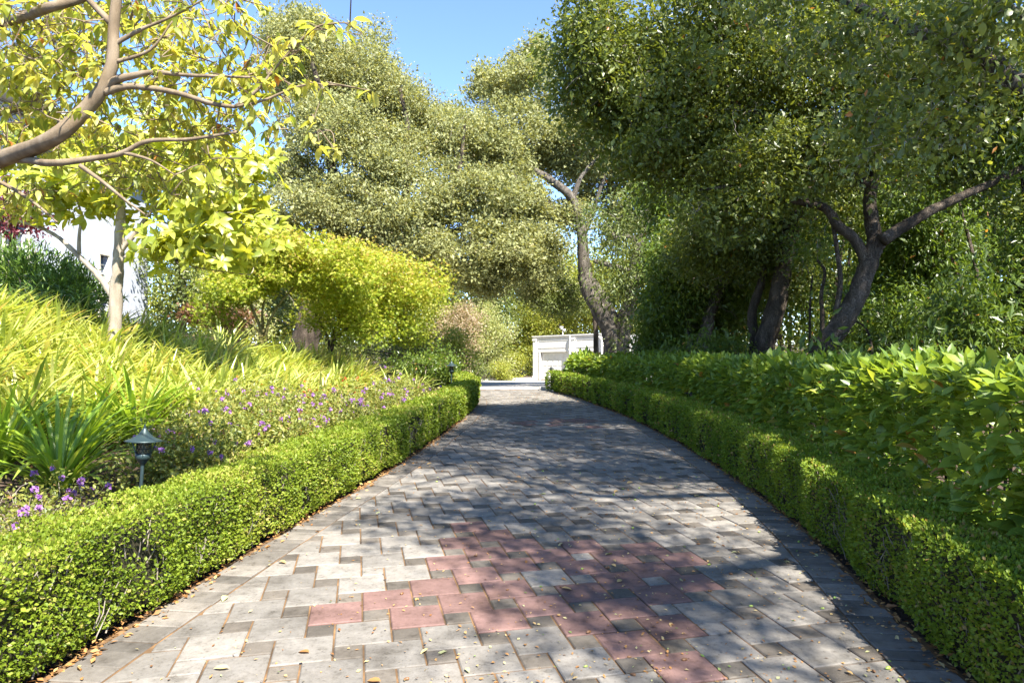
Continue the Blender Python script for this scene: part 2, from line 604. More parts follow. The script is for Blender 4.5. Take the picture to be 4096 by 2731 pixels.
# the rose-coloured pavers, by where their middles show in the photograph
s4, s5 = 1300 / 2352., 1300 / 2352.
pink_px = [(1000 + x * s4, 1900 + y * s4) for x, y in [(1580, 385), (1760, 445), (1510, 500), (1700, 570), (1430, 640), (1960, 505), (2170, 580), (1900, 650), (1640, 725),
           (1330, 810), (980, 910), (620, 1000), (1550, 915), (1860, 825), (1200, 1020), (2120, 930), (1800, 1030)]]
pink_px += [(2000 + x * s5, 1900 + y * s5) for x, y in [(580, 520), (1040, 535), (810, 600), (1310, 610), (1090, 680), (560, 665), (860, 760), (1390, 775), (600, 850),
            (1150, 860), (900, 960), (330, 940), (600, 1080), (1240, 1100), (950, 1220), (1340, 1380)]]
pink_w = np.array([((x - CX) / FPX * CAMZ * FPX / (y - CY), CAMZ * FPX / (y - CY)) for x, y in pink_px])
# a second rose patch farther up the drive
pink_far = np.array([(.75, 12.6), (1.0, 12.3), (.4, 12.9), (.7, 12.2), (1.25, 12.6), (1.0, 12.9), (.1, 12.6), (.4, 12.35), (1.4, 12.2), (1.55, 12.9), (.75, 13.2), (1.3, 13.2)])

field = []                                              # (kind, centre, outline, full?)
for i in range(-60, 90):
    for j in range(-60, 110):
        u0, v0 = i * PW - j * pw, i * pw + j * PW
        c = lat(u0 + PW / 2, v0 + PW / 2)
        if not (-2.2 < c[1] < 21.3) or abs(c[0]) > 4.5:
            continue
        for kind, (a, b, w) in (('L', (u0, v0, PW)), ('S', (u0 + PW, v0, pw))):
            P0 = [np.array(lat(a, b)), np.array(lat(a + w - JT, b)), np.array(lat(a + w - JT, b + w - JT)), np.array(lat(a, b + w - JT))]
            cc = lat(a + w / 2, b + w / 2)
            poly = P0
            y = cc[1]
            for sgn, fx in ((1, left_x), (-1, right_x)):
                ya, yb = y - .3, y + .3
                A = np.array([fx(ya) + sgn * (BORD + .008), ya])
                B = np.array([fx(yb) + sgn * (BORD + .008), yb])
                poly = clip_poly(poly, B, A) if sgn > 0 else clip_poly(poly, A, B)
                if len(poly) < 3:
                    break
            if len(poly) < 3 or poly_area(poly) < .0025:
                continue
            field.append((kind, cc, poly, len(poly) == 4 and poly_area(poly) > .97 * poly_area(P0)))

pinkset = set()
for pts in (pink_w, pink_far):
    for p in pts:
        dd = [(np.hypot(*(f[1] - p)), k) for k, f in enumerate(field) if f[0] == 'L' and abs(f[1][1] - p[1]) < .4]
        dd.sort()
        if dd and dd[0][0] < .2:
            pinkset.add(dd[0][1])


def in_view(c):
    return c[1] > 2.85 and abs(c[0] / c[1]) < .76


rank = {}
for kd in 'LS':
    ks = [k for k, f in enumerate(field) if f[0] == kd and in_view(f[1])]
    ks.sort(key=lambda k: field[k][1][1])
    for r_, k in enumerate(ks):
        rank[k] = r_
sq = lambda w: [(-w / 2, -w / 2), (w / 2, -w / 2), (w / 2, w / 2), (-w / 2, w / 2)]
shared = {}
for key, w, mat in (('L', PW - JT, 'paver'), ('P', PW - JT, 'paver_pink'), ('S', pw - JT, 'paver_dark'), ('G', pw - JT, 'paver')):
    V, T, Q = prism(sq(w))
    me = mesh_np('paver', V, [T, Q], np.zeros(len(V)))
    me.materials.append(M[mat])
    shared[key] = me
rest = {'paver': MB(), 'paver_dark': MB(), 'paver_pink': MB()}
for k, (kd, cc, poly, full) in enumerate(field):
    small = kd == 'S'
    key = 'P' if k in pinkset else (kd if not small else ('G' if RNG.random() < .16 else 'S'))
    mat = {'L': 'paver', 'P': 'paver_pink', 'S': 'paver_dark', 'G': 'paver'}[key]
    dz = np.clip(RNG.normal(0, .0016), -.002, .004)
    tilt = RNG.normal(0, .0035, 2)
    c = np.mean(poly, 0)
    if k in rank and rank[k] < 300:
        nm = 'small_paver' if small else 'paver'
        if full:
            o = link(nm, shared[key], None, drive, (cc[0] - JT / 2 * (ct - st), cc[1] - JT / 2 * (ct + st), dz), (tilt[0], tilt[1], TH + RNG.normal(0, .004)))
        else:
            V, T, Q = prism([np.asarray(p) - c for p in poly])
            o = link(nm, mesh_np('paver_cut', V, [T, Q], np.zeros(len(V))), M[mat], drive, (c[0], c[1], dz), (tilt[0], tilt[1], 0))
        if key == 'P':
            o['label'] = 'rose pink square paver'
    else:
        V, T, Q = prism([np.asarray(p) for p in poly])
        V[:, 2] += dz + (V[:, 0] - c[0]) * tilt[1] - (V[:, 1] - c[1]) * tilt[0]
        rest[mat].add(V, T, Q, RNG.random())
for mat, b in rest.items():
    if b.n:
        tag(b.obj('far_paving', M[mat], drive), kind='stuff')

# edging courses
edge_rest = MB()
ecount = {-1: [], 1: []}
for sgn, fx in ((1, left_x), (-1, right_x)):
    y = -2.2
    while y < 21.3:
        w = RNG.choice([.095, .12, .145, .19] if sgn > 0 else [.09, .1, .12])
        t = np.array([fx(y + .3) - fx(y - .3), .6])
        t /= np.linalg.norm(t)
        nrm = np.array([t[1], -t[0]]) * sgn             # towards the middle of the drive
        p = np.array([fx(y), y])
        dd = RNG.normal(0, .006)
        poly = [p + nrm * (.0 + dd), p + nrm * (BORD - .006 + dd * .3), p + nrm * (BORD - .006 + dd * .3) + t * (w - .008), p + nrm * dd + t * (w - .008)]
        if sgn < 0:
            poly = poly[::-1]
        c = np.mean(poly, 0)
        dz = np.clip(RNG.normal(0, .003), -.002, .006)
        if in_view(c) and len(ecount[sgn]) < 100 and y < 12:
            ecount[sgn].append(1)
            V, T, Q = prism([q - c for q in poly])
            link('edge_paver', mesh_np('edge_paver', V, [T, Q], np.zeros(len(V))), M['edge'], drive, (c[0], c[1], dz), (RNG.normal(0, .006), RNG.normal(0, .008), 0))
        else:
            V, T, Q = prism(poly)
            V[:, 2] += dz
            edge_rest.add(V, T, Q, RNG.random())
        y += w * t[1]
tag(edge_rest.obj('far_edging', M['edge'], drive), kind='stuff')

# forecourt beyond the bend, dropping away to the garage
V, Q = [], []
cys = np.linspace(21.2, 60, 30)
for y in cys:
    V += [(-4.2 - (y - 20) * .35, y, court_z(y) - .004), (21.8, y, court_z(y) - .004)]
for k in range(len(cys) - 1):
    Q.append((2 * k, 2 * k + 1, 2 * k + 3, 2 * k + 2))
tag(link('forecourt', mesh_np('forecourt', V, np.array(Q)), M['concrete']), 'pale concrete forecourt in front of the garage', kind='structure')


# ------------------------------------------------------------------ foliage helpers
def unit(v):
    return v / (np.linalg.norm(v, axis=-1, keepdims=True) + 1e-9)


T_KITE = (np.array([(0, 0, 0), (.5, .45, .06), (0, 1, -.04), (-.5, .45, .06)]), np.array([(0, 1, 2), (0, 2, 3)]))
T_OVAL = (np.array([(0, 0, 0), (.42, .25, .05), (.46, .62, .04), (0, 1, -.1), (-.46, .62, .04), (-.42, .25, .05), (0, .45, .0)]),
          np.array([(0, 1, 6), (1, 2, 6), (2, 3, 6), (3, 4, 6), (4, 5, 6), (5, 0, 6)]))
T_LONG = (np.array([(0, 0, 0), (.38, .22, .06), (.5, .5, .03), (.3, .8, -.06), (0, 1, -.2), (-.3, .8, -.06), (-.5, .5, .03), (-.38, .22, .06), (0, .3, .01), (0, .65, -.04)]),
          np.array([(0, 1, 8), (1, 2, 8), (2, 9, 8), (2, 3, 9), (3, 4, 9), (4, 5, 9), (5, 6, 9), (6, 8, 9), (6, 7, 8), (7, 0, 8)]))
# serrated five-lobed maple leaf
_ml = []
for a_, r_ in ((-90, .12), (-40, .75), (-12, .32), (25, .95), (55, .38), (90, 1.1), (125, .38), (155, .95), (192, .32), (220, .75)):
    _ml.append((.55 * r_ * math.cos(math.radians(a_)), .45 + .55 * r_ * math.sin(math.radians(a_)), -.06 * r_))
T_MAPLE = (np.array([(0, .42, 0)] + _ml), np.array([(0, k, k % 10 + 1) for k in range(1, 11)]))


def leaf_arrays(tm, base, axis, normal, length, width, rnd):
    tv, tf = tm
    n = len(base)
    axis = unit(axis)
    side = unit(np.cross(axis, normal))
    nor = np.cross(side, axis)
    L = np.broadcast_to(np.asarray(length, float), (n,))[:, None, None]
    W = np.broadcast_to(np.asarray(width, float), (n,))[:, None, None]
    V = base[:, None, :] + L * tv[None, :, 1:2] * axis[:, None, :] + W * tv[None, :, 0:1] * side[:, None, :] + L * tv[None, :, 2:3] * nor[:, None, :]
    F = (np.arange(n) * len(tv))[:, None, None] + tf[None]
    R = np.repeat(np.broadcast_to(np.asarray(rnd, float), (n,)), len(tv))
    return V.reshape(-1, 3), F.reshape(-1, 3), R


def leaf_mesh(name, tm, base, axis, normal, length, width, rnd, smooth=False):
    V, F, R = leaf_arrays(tm, base, axis, normal, length, width, rnd)
    return mesh_np(name, V, F, R, smooth)


def Bl(px, py, D, rpx, rpy, rd, w=1.0):
    """crown lobe: middle seen at (px,py) at distance D, radii in photograph pixels (across, up) and metres (deep)"""
    return (at(px, py, D), np.array([rpx * D / FPX, rd, rpy * D / FPX]), w)


def sublobes(blobs, ns=22, size=.38):
    out = []
    for c, r, w in blobs:
        d = unit(RNG.normal(size=(ns, 3)))
        for q in d:
            out.append((c + q * r * RNG.uniform(.35, .95), r * size * RNG.uniform(.55, 1.35), w))
        out.append((c, r * .68, w * 1.2))
    return out


def clusters(blobs, n, power=.45, lump=.28, seed=0.):
    """points through the lobes, denser near their skins; returns positions and outward directions"""
    vol = np.array([np.prod(b[1]) ** (2 / 3) * b[2] for b in blobs])
    cnt = RNG.multinomial(n, vol / vol.sum())
    P, O = [], []
    for (c, r, _), k in zip(blobs, cnt):
        d = unit(RNG.normal(size=(k, 3)))
        rad = RNG.random(k) ** power
        rad *= 1 + lump * nz(d * 2.2 + c[None] * .7, 1.6, seed)
        p = c + d * r * rad[:, None]
        P.append(p)
        O.append(unit(d / r * r.mean()))
    return np.concatenate(P), np.concatenate(O)


def foliage(name, parent, mat, blobs, ncl, per, cr, tm, length, aspect, droop=0., flat=.5, power=.45, lump=.28, lvar=.2, gap=0., seed=0., tone=.22, outw=.7, inner=0., icl=.8, hgrad=0.):
    """a crown of leaves: clusters of leaves through the lobes"""
    C, O = clusters(blobs, ncl, power, lump, seed)
    if gap > 0:
        keep = nz(C, 1.5, seed + 3) > -1 + gap * 1.2
        C, O = C[keep], O[keep]
    k = len(C)
    ct_ = RNG.normal(0, 1, k)
    off = RNG.normal(size=(k, per, 3)) * cr
    off[..., 2] *= .75
    base = (C[:, None, :] + off).reshape(-1, 3)
    o = np.repeat(O, per, 0)
    n = len(base)
    axis = unit(o * outw + RNG.normal(size=(n, 3)) * .75 + np.array([0, 0, -droop]))
    nor = unit(np.array([0, 0, flat]) + o * .35 + RNG.normal(size=(n, 3)) * .6)
    L = length * np.clip(RNG.normal(1, lvar, n), .5, 1.6)
    if inner > 0:                                        # older, larger sprays inside close the crown
        C2, O2 = clusters([(b_[0], b_[1] * icl, b_[2]) for b_ in blobs], int(ncl * inner), .5, .2, seed)
        k2 = len(C2)
        base = np.concatenate([base, (C2[:, None, :] + RNG.normal(size=(k2, 5, 3)) * cr * 1.4).reshape(-1, 3)])
        axis = np.concatenate([axis, unit(RNG.normal(size=(k2 * 5, 3)) + np.array([0, 0, -droop]))])
        nor = np.concatenate([nor, unit(RNG.normal(size=(k2 * 5, 3)) + np.array([0, -.5, flat]))])
        L = np.concatenate([L, length * 1.8 * RNG.uniform(.7, 1.3, k2 * 5)])
        n2 = k2 * 5
    else:
        n2 = 0
    rnd = np.clip(.47 + tone * .55 * np.repeat(ct_, per) + tone * .75 * RNG.normal(size=n), 0, 1)
    if hgrad:                                            # young growth at the top is paler
        rnd = np.clip(rnd + hgrad * (base[:n, 2] - base[:n, 2].mean()) / base[:n, 2].std(), 0, 1)
    rnd = np.concatenate([rnd, np.clip(RNG.normal(.4, .15, n2), 0, .9)])
    return link(name, leaf_mesh(name, tm, base, axis, nor, L, L * aspect, rnd), mat, parent), C


def limb(mb, pts, r0, r1, n=10, rough=.12, sub=7):
    P = smooth_path(pts, sub)
    t = np.linspace(0, 1, len(P))
    mb.tube(P, r0 + (r1 - r0) * t ** .8, n, rough)
    return P


def twigs(name, parent, mat, targets, sources, r=.008, sag=.1, n=3, wob=.12, maxlen=3.2):
    """thin branches from the nearest wood to the leaf clusters"""
    mb = MB()
    S = np.concatenate(sources)
    T_ = np.asarray(targets)
    d0 = np.array([np.min(np.sum((S - p) ** 2, 1)) for p in T_])
    T_ = T_[np.argsort(d0)]
    S = np.concatenate([S, T_])
    used = len(S) - len(T_)
    for p in T_:
        d = np.linalg.norm(S[:used] - p, axis=1)
        used += 1
        q = S[np.argmin(d)]
        ln = np.linalg.norm(p - q)
        if ln > maxlen:
            continue
        m1 = q + (p - q) * .35 + RNG.normal(0, wob, 3) * ln * .5 + np.array([0, 0, sag * ln])
        m2 = q + (p - q) * .7 + RNG.normal(0, wob, 3) * ln * .4 + np.array([0, 0, sag * ln * .7])
        mb.tube(smooth_path([q, m1, m2, p], 3), np.linspace(r * (1 + ln * .6), r * .45, 10), n, 0, False)
    return tag(mb.obj(name, mat, parent), kind='stuff')


def pts3(lst, D):
    """limb seen through photograph pixels; an entry may carry its own distance"""
    return [at(p[0], p[1], p[2] if len(p) > 2 else D) for p in lst]


# ------------------------------------------------------------------ clipped box hedges
def box_hedge(name, label, fx, sgn, y0, y1, mat, H=.54, seed=1.):
    root = thing(name, label, 'hedge', (float(fx(y0)), y0, 0))
    inv = -np.array(root.location)
    ysx = np.arange(y0, y1, .15)
    # woody core
    core = MB()
    V, Q = [], []
    prof = [(.1, .02), (.07, .1), (.06, H - .09), (.11, H - .05), (HEDGE_T - .11, H - .05), (HEDGE_T - .06, H - .09), (HEDGE_T - .06, .02)]
    for y in ysx:
        for a, z in prof:
            V.append((fx(y) - sgn * a, y, z))
    m = len(prof)
    for k in range(len(ysx) - 1):
        for a in range(m - 1):
            Q.append((k * m + a, k * m + a + 1, (k + 1) * m + a + 1, (k + 1) * m + a))
    for k in (0, len(ysx) - 1):
        Q += [(k * m + 0, k * m + 1, k * m + 5, k * m + 6), (k * m + 1, k * m + 2, k * m + 4, k * m + 5)]
    core.add(np.array(V) + inv, Q=Q)
    core.obj('twiggy_core', M['box_core'], root)
    # leaf skin; leaves get bigger with distance from the drive's near end
    bases, axes, nors, Ls, rn = [], [], [], [], []
    for y in np.arange(y0, y1, .25):
        D = max(3.0, y)
        l = max(.021, .006 + D * .0030)
        dens = 2.5 / (l * l * .62)
        vis = 1.0 if y > 2.3 else .3
        for face, area in (('front', H), ('top', HEDGE_T), ('back', H * .5)):
            k = int(area * .25 * dens * vis * (1.0 if face != 'back' else .5))
            t = RNG.random(k)
            yy = y + RNG.random(k) * .25
            if face == 'front':
                a, z = np.zeros(k), .03 + t * (H - .03)
                nrm = np.array([sgn, -.15, .12])
            elif face == 'top':
                a, z = t * HEDGE_T, np.full(k, H)
                nrm = np.array([0, 0, 1.])
            else:
                a, z = np.full(k, HEDGE_T), .2 * H + t * .8 * H
                nrm = np.array([-sgn, 0, .2])
            # rounded shoulders, shaggy bumps
            p0 = np.stack([fx(yy) - sgn * a, yy, z], 1)
            bump = .026 * nz(p0, 7, seed) + .018 * nz(p0, 17, seed + 5) + (.06 * nz(p0 * np.array([1, 1, .22]), 5.2, seed + 9) if face == 'front' else .012 * nz(p0, 3, seed))
            inset = np.abs(RNG.normal(0, .032, k)) - .014
            p = p0 + nrm[None] * (bump - inset)[:, None]
            if face == 'front':
                p[:, 0] -= sgn * (.05 * np.clip(.12 - z, 0, 1) / .12 + .015 * np.clip(z - H + .04, 0, 1) / .04)
            if face == 'top':
                p[:, 2] -= .012 * np.clip(.04 - a, 0, 1) / .04
            thin = (nz(p0, 10, seed + 11) + .5 * nz(p0 * np.array([1, 1, .3]), 6, seed + 13) + .3 * RNG.normal(size=k)) > (-.6 if face == 'front' else -.95)
            p, p0, yy, z, k = p[thin], p0[thin], yy[thin], z[thin], int(thin.sum())
            bases.append(p)
            axes.append(unit(nrm[None] * .8 + RNG.normal(size=(k, 3)) * .75 + np.array([0, 0, .35])))
            nors.append(unit(nrm[None] * .7 + np.array([0, 0, .5]) + RNG.normal(size=(k, 3)) * .6))
            Ls.append(l * np.clip(RNG.normal(1, .2, k), .6, 1.5))
            tone = .42 + .2 * nz(p0, 5, seed + 2) + .17 * nz(p0 * np.array([1, 1, .3]), 2.3, seed + 6) + .18 * RNG.normal(size=k) + (.12 if face == 'top' else 0)  # upright shading streaks and a lit top are put into the leaf tone
            tone = np.where(RNG.random(k) < .015 + .25 * (nz(p0 * np.array([1, 1, .4]), 3.1, seed + 20) > .72), 1.0, tone)
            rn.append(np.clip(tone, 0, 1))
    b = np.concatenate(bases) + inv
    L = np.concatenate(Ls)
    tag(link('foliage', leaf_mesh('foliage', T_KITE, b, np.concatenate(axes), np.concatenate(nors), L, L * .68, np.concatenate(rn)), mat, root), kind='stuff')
    # bare stems low down and where the skin is thin
    tw = MB()
    for _ in range(520):
        y = y0 + (y1 - y0) * RNG.random() ** 1.6
        z = RNG.random() * .4
        p = np.array([fx(y) - sgn * .045, y, z])
        q = p + np.array([sgn * .05 * RNG.random(), RNG.normal(0, .05), .08 + .1 * RNG.random()])
        tw.tube(np.array([p, (p + q) / 2 + RNG.normal(0, .01, 3), q]) + inv, [.004, .003, .002], 3, 0, False)
    tag(tw.obj('stems', M['twig'], root), kind='stuff')
    return root


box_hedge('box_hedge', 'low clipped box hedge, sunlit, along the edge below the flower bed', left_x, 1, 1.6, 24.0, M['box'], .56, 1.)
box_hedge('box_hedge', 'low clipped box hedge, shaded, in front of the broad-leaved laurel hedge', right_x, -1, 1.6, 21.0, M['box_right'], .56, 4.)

# ------------------------------------------------------------------ laurel hedge behind the shaded box hedge
lroot = thing('laurel_hedge', 'tall glossy laurel hedge with big leaves behind the low box hedge', 'hedge', (3.2, 4, 0))
inv = -np.array(lroot.location)


def laurel_h(y):
    return np.interp(y, [1, 4, 8, 14, 21], [1.3, 1.3, 1.2, 1.08, 1.0])


bases, axes, nors, Ls, rn = [], [], [], [], []
big = []
for y in np.arange(2.0, 20.6, .25):
    D = max(3.5, y)
    l0 = .118 if y < 9 else .118 + (y - 9) * .004
    h = float(laurel_h(y))
    x0 = float(right_x(y)) + HEDGE_T - .06
    for face, area in (('front', h), ('top', 1.3), ('in', h * 1.2)):
        k = int(area * .25 * 3.2 / (l0 * l0 * .42) * (1 if face != 'in' else .6))
        t = RNG.random(k)
        yy = y + RNG.random(k) * .25
        if face == 'front':
            x, z = np.full(k, x0), .3 + t * (h - .3)
            nrm = np.array([-1, -.25, .15])
        elif face == 'top':
            x, z = x0 + t * 1.3, np.full(k, h)
            nrm = np.array([-.1, -.1, 1.])
        else:
            x, z = x0 + .1 + RNG.random(k) * .35, .1 + t * (h - .15)
            nrm = np.array([-.8, -.2, .6])
        p0 = np.stack([x, yy, z], 1)
        bump = .10 * nz(p0, 3.2, 2.) + .07 * nz(p0, 7, 5.) - np.abs(RNG.normal(0, .05, k))
        p = p0 + unit(nrm)[None] * bump[:, None]
        if face == 'front':
            p[:, 0] += .12 * np.clip(z - h + .2, 0, 1) / .2
        if face == 'top':
            p[:, 2] -= .12 * np.clip(.2 - (x - x0), 0, 1) / .2
        bases.append(p)
        axes.append(unit(unit(nrm)[None] * .9 + RNG.normal(size=(k, 3)) * .6 + np.array([0, 0, .1])))
        nors.append(unit(np.array([0, 0, 1.1]) + nrm[None] * .35 + RNG.normal(size=(k, 3)) * .4))
        Ls.append(l0 * np.clip(RNG.normal(1, .22, k), .5, 1.5))
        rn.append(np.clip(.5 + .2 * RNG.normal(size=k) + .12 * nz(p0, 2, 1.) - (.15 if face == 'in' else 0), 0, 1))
b, A, N, L, R = (np.concatenate(v) for v in (bases, axes, nors, Ls, rn))
# the nearest outer leaves stand as leaves of their own
score = b[:, 1] + np.where(b[:, 0] / b[:, 1] > .74, 50, 0) + np.where(b[:, 1] < 3.2, 50, 0) + 6 * np.clip(b[:, 0] - right_x(b[:, 1]) - HEDGE_T - .08, 0, 1) * (b[:, 2] < 1.05)
idx = np.argsort(score)
own = idx[:300]
keep = np.ones(len(b), bool)
keep[own] = False
tag(link('foliage', leaf_mesh('foliage', T_OVAL, b[keep] + inv, A[keep], N[keep], L[keep], L[keep] * .42, R[keep], True), M['laurel'], lroot), kind='stuff')
variants = []
for v in range(8):
    me = leaf_mesh('laurel_leaf', T_LONG, np.zeros((1, 3)), np.array([[0, 1., 0]]), np.array([[0, 0, 1.]]), 1., .42, [.25 + v * .09], True)
    me.materials.append(M['laurel'])
    variants.append(me)


def basis(axis, nor):
    y = Vector(axis).normalized()
    x = y.cross(Vector(nor)).normalized()
    z = x.cross(y)
    return Matrix((x, y, z)).transposed()


def leaf_objects(name, variants, b, A, N, L, parent, inv):
    for p, a, n_, l_ in zip(b, A, N, L):
        o = link(name, variants[RNG.integers(len(variants))], None, parent)
        m = basis(a, n_).to_4x4()
        o.matrix_basis = Matrix.Translation(Vector(p + inv)) @ m @ Matrix.Scale(float(l_), 4)


leaf_objects('leaf', variants, b[own], A[own], N[own], L[own], lroot, inv)
st_ = MB()
for y in np.arange(2.2, 20.5, .22):
    x0 = float(right_x(y)) + HEDGE_T + .35 + RNG.random() * .5
    p = np.array([x0, y, 0.0])
    q = p + np.array([RNG.normal(-.15, .15), RNG.normal(0, .15), float(laurel_h(y)) - .15])
    st_.tube(smooth_path([p, p + (q - p) * .4 + RNG.normal(0, .05, 3), q], 4) + inv, np.linspace(.018, .006, 9), 5, 0, False)
tag(st_.obj('stems', M['bark_dark'], lroot), kind='stuff')

# ------------------------------------------------------------------ garage
gar = thing('garage', 'white flat-roofed garage with panelled doors at the end of the driveway', 'garage')
g0 = at(2135, 1520, 48)
gdir = np.array([4.9, -4.2])
gar.matrix_basis = Matrix.Translation(Vector(g0)) @ Matrix.Rotation(math.radians(-2.5), 4, 'X') @ Matrix.Rotation(math.atan2(gdir[1], gdir[0]), 4, 'Z')
GH = 2.95
mb = MB()
D1, D2 = (.62, 2.98), (3.75, 5.15)
DH = 1.95
for x0, x1, z0, z1 in ((0, D1[0], 0, GH), (D1[1], D2[0], 0, GH), (D2[1], 5.6, 0, GH), (D1[0], D1[1], DH, GH), (D2[0], D2[1], DH, GH)):
    mb.box(x0, x1, 0, .35, z0, z1)
mb.box(0, .3, .352, 6, 0, GH)
mb.box(5.3, 5.6, .352, 6, 0, GH)
mb.obj('wall', M['white'], gar)
MB().box(.05, 5.55, .3, 6, GH - .3, GH - .12).obj('roof', M['roofing'], gar)
c = MB()
c.box(-.06, 5.66, -.06, .42, GH + .003, GH + .07).box(-.1, 5.7, -.1, .46, GH + .073, GH + .14)
c.obj('cornice', M['white_trim'], gar)
for x in (.0, 3.3):
    p = MB()
    p.box(x, x + .26, -.09, -.003, 0, GH - .1).box(x - .05, x + .31, -.13, -.003, 0.002, .3).box(x - .04, x + .30, -.12, -.003, GH - .2, GH - .05)
    p.obj('pilaster', M['white_trim'], gar)
for x0, x1 in ((.42, 3.1), (3.66, 5.4)):
    p = MB()
    z0, z1, t = 2.22, 2.72, .035
    p.box(x0, x1, -.022, -.003, z0, z0 + t).box(x0, x1, -.022, -.003, z1, z1 + t).box(x0, x0 + t, -.022, -.003, z0 + t + .002, z1 - .002).box(x1 - t, x1, -.022, -.003, z0 + t + .002, z1 - .002)
    p.obj('frieze_moulding', M['white_trim'], gar)
for (x0, x1) in (D1, D2):
    fr_ = MB().box(x0 - .14, x0, -.035, .2, 0, DH + .1).box(x1, x1 + .12, -.035, .2, 0, DH + .1).box(x0 + .002, x1 - .002, -.035, .2, DH + .003, DH + .1)
    fr_.obj('door_frame', M['white_trim'], gar)
    dr = MB().box(x0 + .003, x1 - .003, .16, .2, 0.01, DH).obj('garage_door', M['white_trim'], gar)
    ncol = 5 if x1 - x0 > 2 else 3
    w_ = (x1 - x0) / ncol
    for r_ in range(4):
        for q_ in range(ncol):
            MB().box(x0 + q_ * w_ + .05, x0 + (q_ + 1) * w_ - .05, .142, .158, .06 + r_ * .48, .06 + r_ * .48 + .39).obj('panel', M['white_trim'], dr)
dsp = MB()
dsp.tube(smooth_path([(3.2, -.12, .05), (3.2, -.12, 2.7), (3.2, -.03, 2.9)], 5), .05, 8)
dsp.obj('downspout', M['white_trim'], gar)
dsp = MB()
dsp.tube(smooth_path([(5.72, -.08, .05), (5.72, -.08, 2.5), (5.66, -.08, 2.78), (5.5, -.08, 2.86)], 5), .055, 8)
dsp.obj('downspout', M['white_trim'], gar)
# the wing beyond the corner
wing = MB()
for k_, (z0, z1) in enumerate(((0, .68), (.685, 1.4), (1.405, 2.1), (2.105, GH + .05))):
    wing.box(5.75, 9.5, .55 + .012 * (k_ % 2), .9, z0, z1)
wing.obj('wing_wall', M['white'], gar)

# security lamp standing on the garage roof
sp = at(2251, 1350, 46.5)
sl = thing('security_light', 'small white floodlight on a stem above the garage roof', 'lamp', tuple(sp - np.array([0, 0, .35])))
MB().tube([(0, 0, 0), (0, 0, .95)], .035, 8).obj('stem', M['white_trim'], sl)
MB().lathe([(.0, .0), (.06, .01), (.13, .14), (.14, .2), (.0, .22)], 12, (-.1, -.05, .9)).obj('lamp_head', M['white_trim'], sl)
MB().lathe([(.0, .0), (.05, .01), (.10, .1), (.1, .16), (.0, .17)], 12, (.1, -.05, .78)).obj('sensor_head', M['white_trim'], sl)

# kerb left of the garage
k0, k1 = at(1560, 1540, 41), at(2126, 1519, 47.2)
kb = MB()
P = smooth_path([k0, (k0 * .5 + k1 * .5) + np.array([0, .3, 0]), k1], 10)
for a, b_ in zip(P[:-1], P[1:]):
    t = unit(b_ - a)
    nrm = np.array([-t[1], t[0], 0]) * .18
    up = np.array([0, 0, .17])
    V = [a, b_, b_ + nrm, a + nrm]
    V = np.array([v - up * .5 for v in V] + [v + up for v in V])
    kb.add(V, Q=[(4, 5, 6, 7), (0, 1, 5, 4), (2, 3, 7, 6)])
tag(kb.obj('kerb', M['kerb']), 'low concrete kerb between the forecourt and the far shrubs', kind='structure')
# stone block at the end of the shaded hedge
eb = MB().box(-.13, .2, -.18, .18, 0, .13)
tag(eb.obj('end_stone', M['kerb']), 'small pale concrete block at the far end of the shaded box hedge', 'kerb stone').location = (.98, 21.2, -.03)

# ------------------------------------------------------------------ house
hs = thing('house', 'white rendered house glimpsed behind the garden trees', 'house', (-14, 21, 0))
inv = -np.array(hs.location)
hs.matrix_basis = Matrix.Translation(Vector((-12.8, 24.0, 0))) @ Matrix.Rotation(-math.pi / 2, 4, 'Z')
# local: x runs along the garden wall towards the viewer, +y is outside
hw = MB()
wins = [(2.4, 2.85, 3.35, 4.2), (2.4, 2.85, 2.1, 2.9), (6.0, 7.3, 3.6, 4.7)]
xs = sorted({0, 14} | {w[0] for w in wins} | {w[1] for w in wins})
zs = sorted({0, 7.6} | {w[2] for w in wins} | {w[3] for w in wins})
for xa, xb in zip(xs[:-1], xs[1:]):
    for za, zb in zip(zs[:-1], zs[1:]):
        if any(w[0] <= xa and xb <= w[1] and w[2] <= za and zb <= w[3] for w in wins):
            continue
        hw.box(xa, xb, -.3, 0, za, zb)
hw.box(0, .3, -7, -.302, 0, 7.6)
hw.obj('wall', M['house'], hs)
hw = MB().box(4.3, 4.9, .003, .3, 0, 7.6)
hw.obj('chimney_breast', M['house'], hs)
for xa, xb, za, zb in wins:
    f_ = MB().box(xa - .06, xb + .06, .003, .06, zb, zb + .08).box(xa - .06, xb + .06, .003, .08, za - .08, za).box(xa - .06, xa, .003, .05, za, zb).box(xb, xb + .06, .003, .05, za, zb)
    w_ = f_.obj('window', M['cream'], hs)
    MB().box(xa, xb, -.16, -.14, za, zb).obj('pane', M['glass'], w_)
    m_ = MB().box((xa + xb) / 2 - .02, (xa + xb) / 2 + .02, -.138, -.09, za, zb)
    for q in (1 / 3, 2 / 3):
        m_.box(xa, xb, -.137, -.1, za + (zb - za) * q - .015, za + (zb - za) * q + .015)
    m_.obj('glazing_bar', M['cream'], w_)
MB().box(-.5, 14.5, -7, .55, 7.603, 7.8).obj('eaves', M['white_trim'], hs)


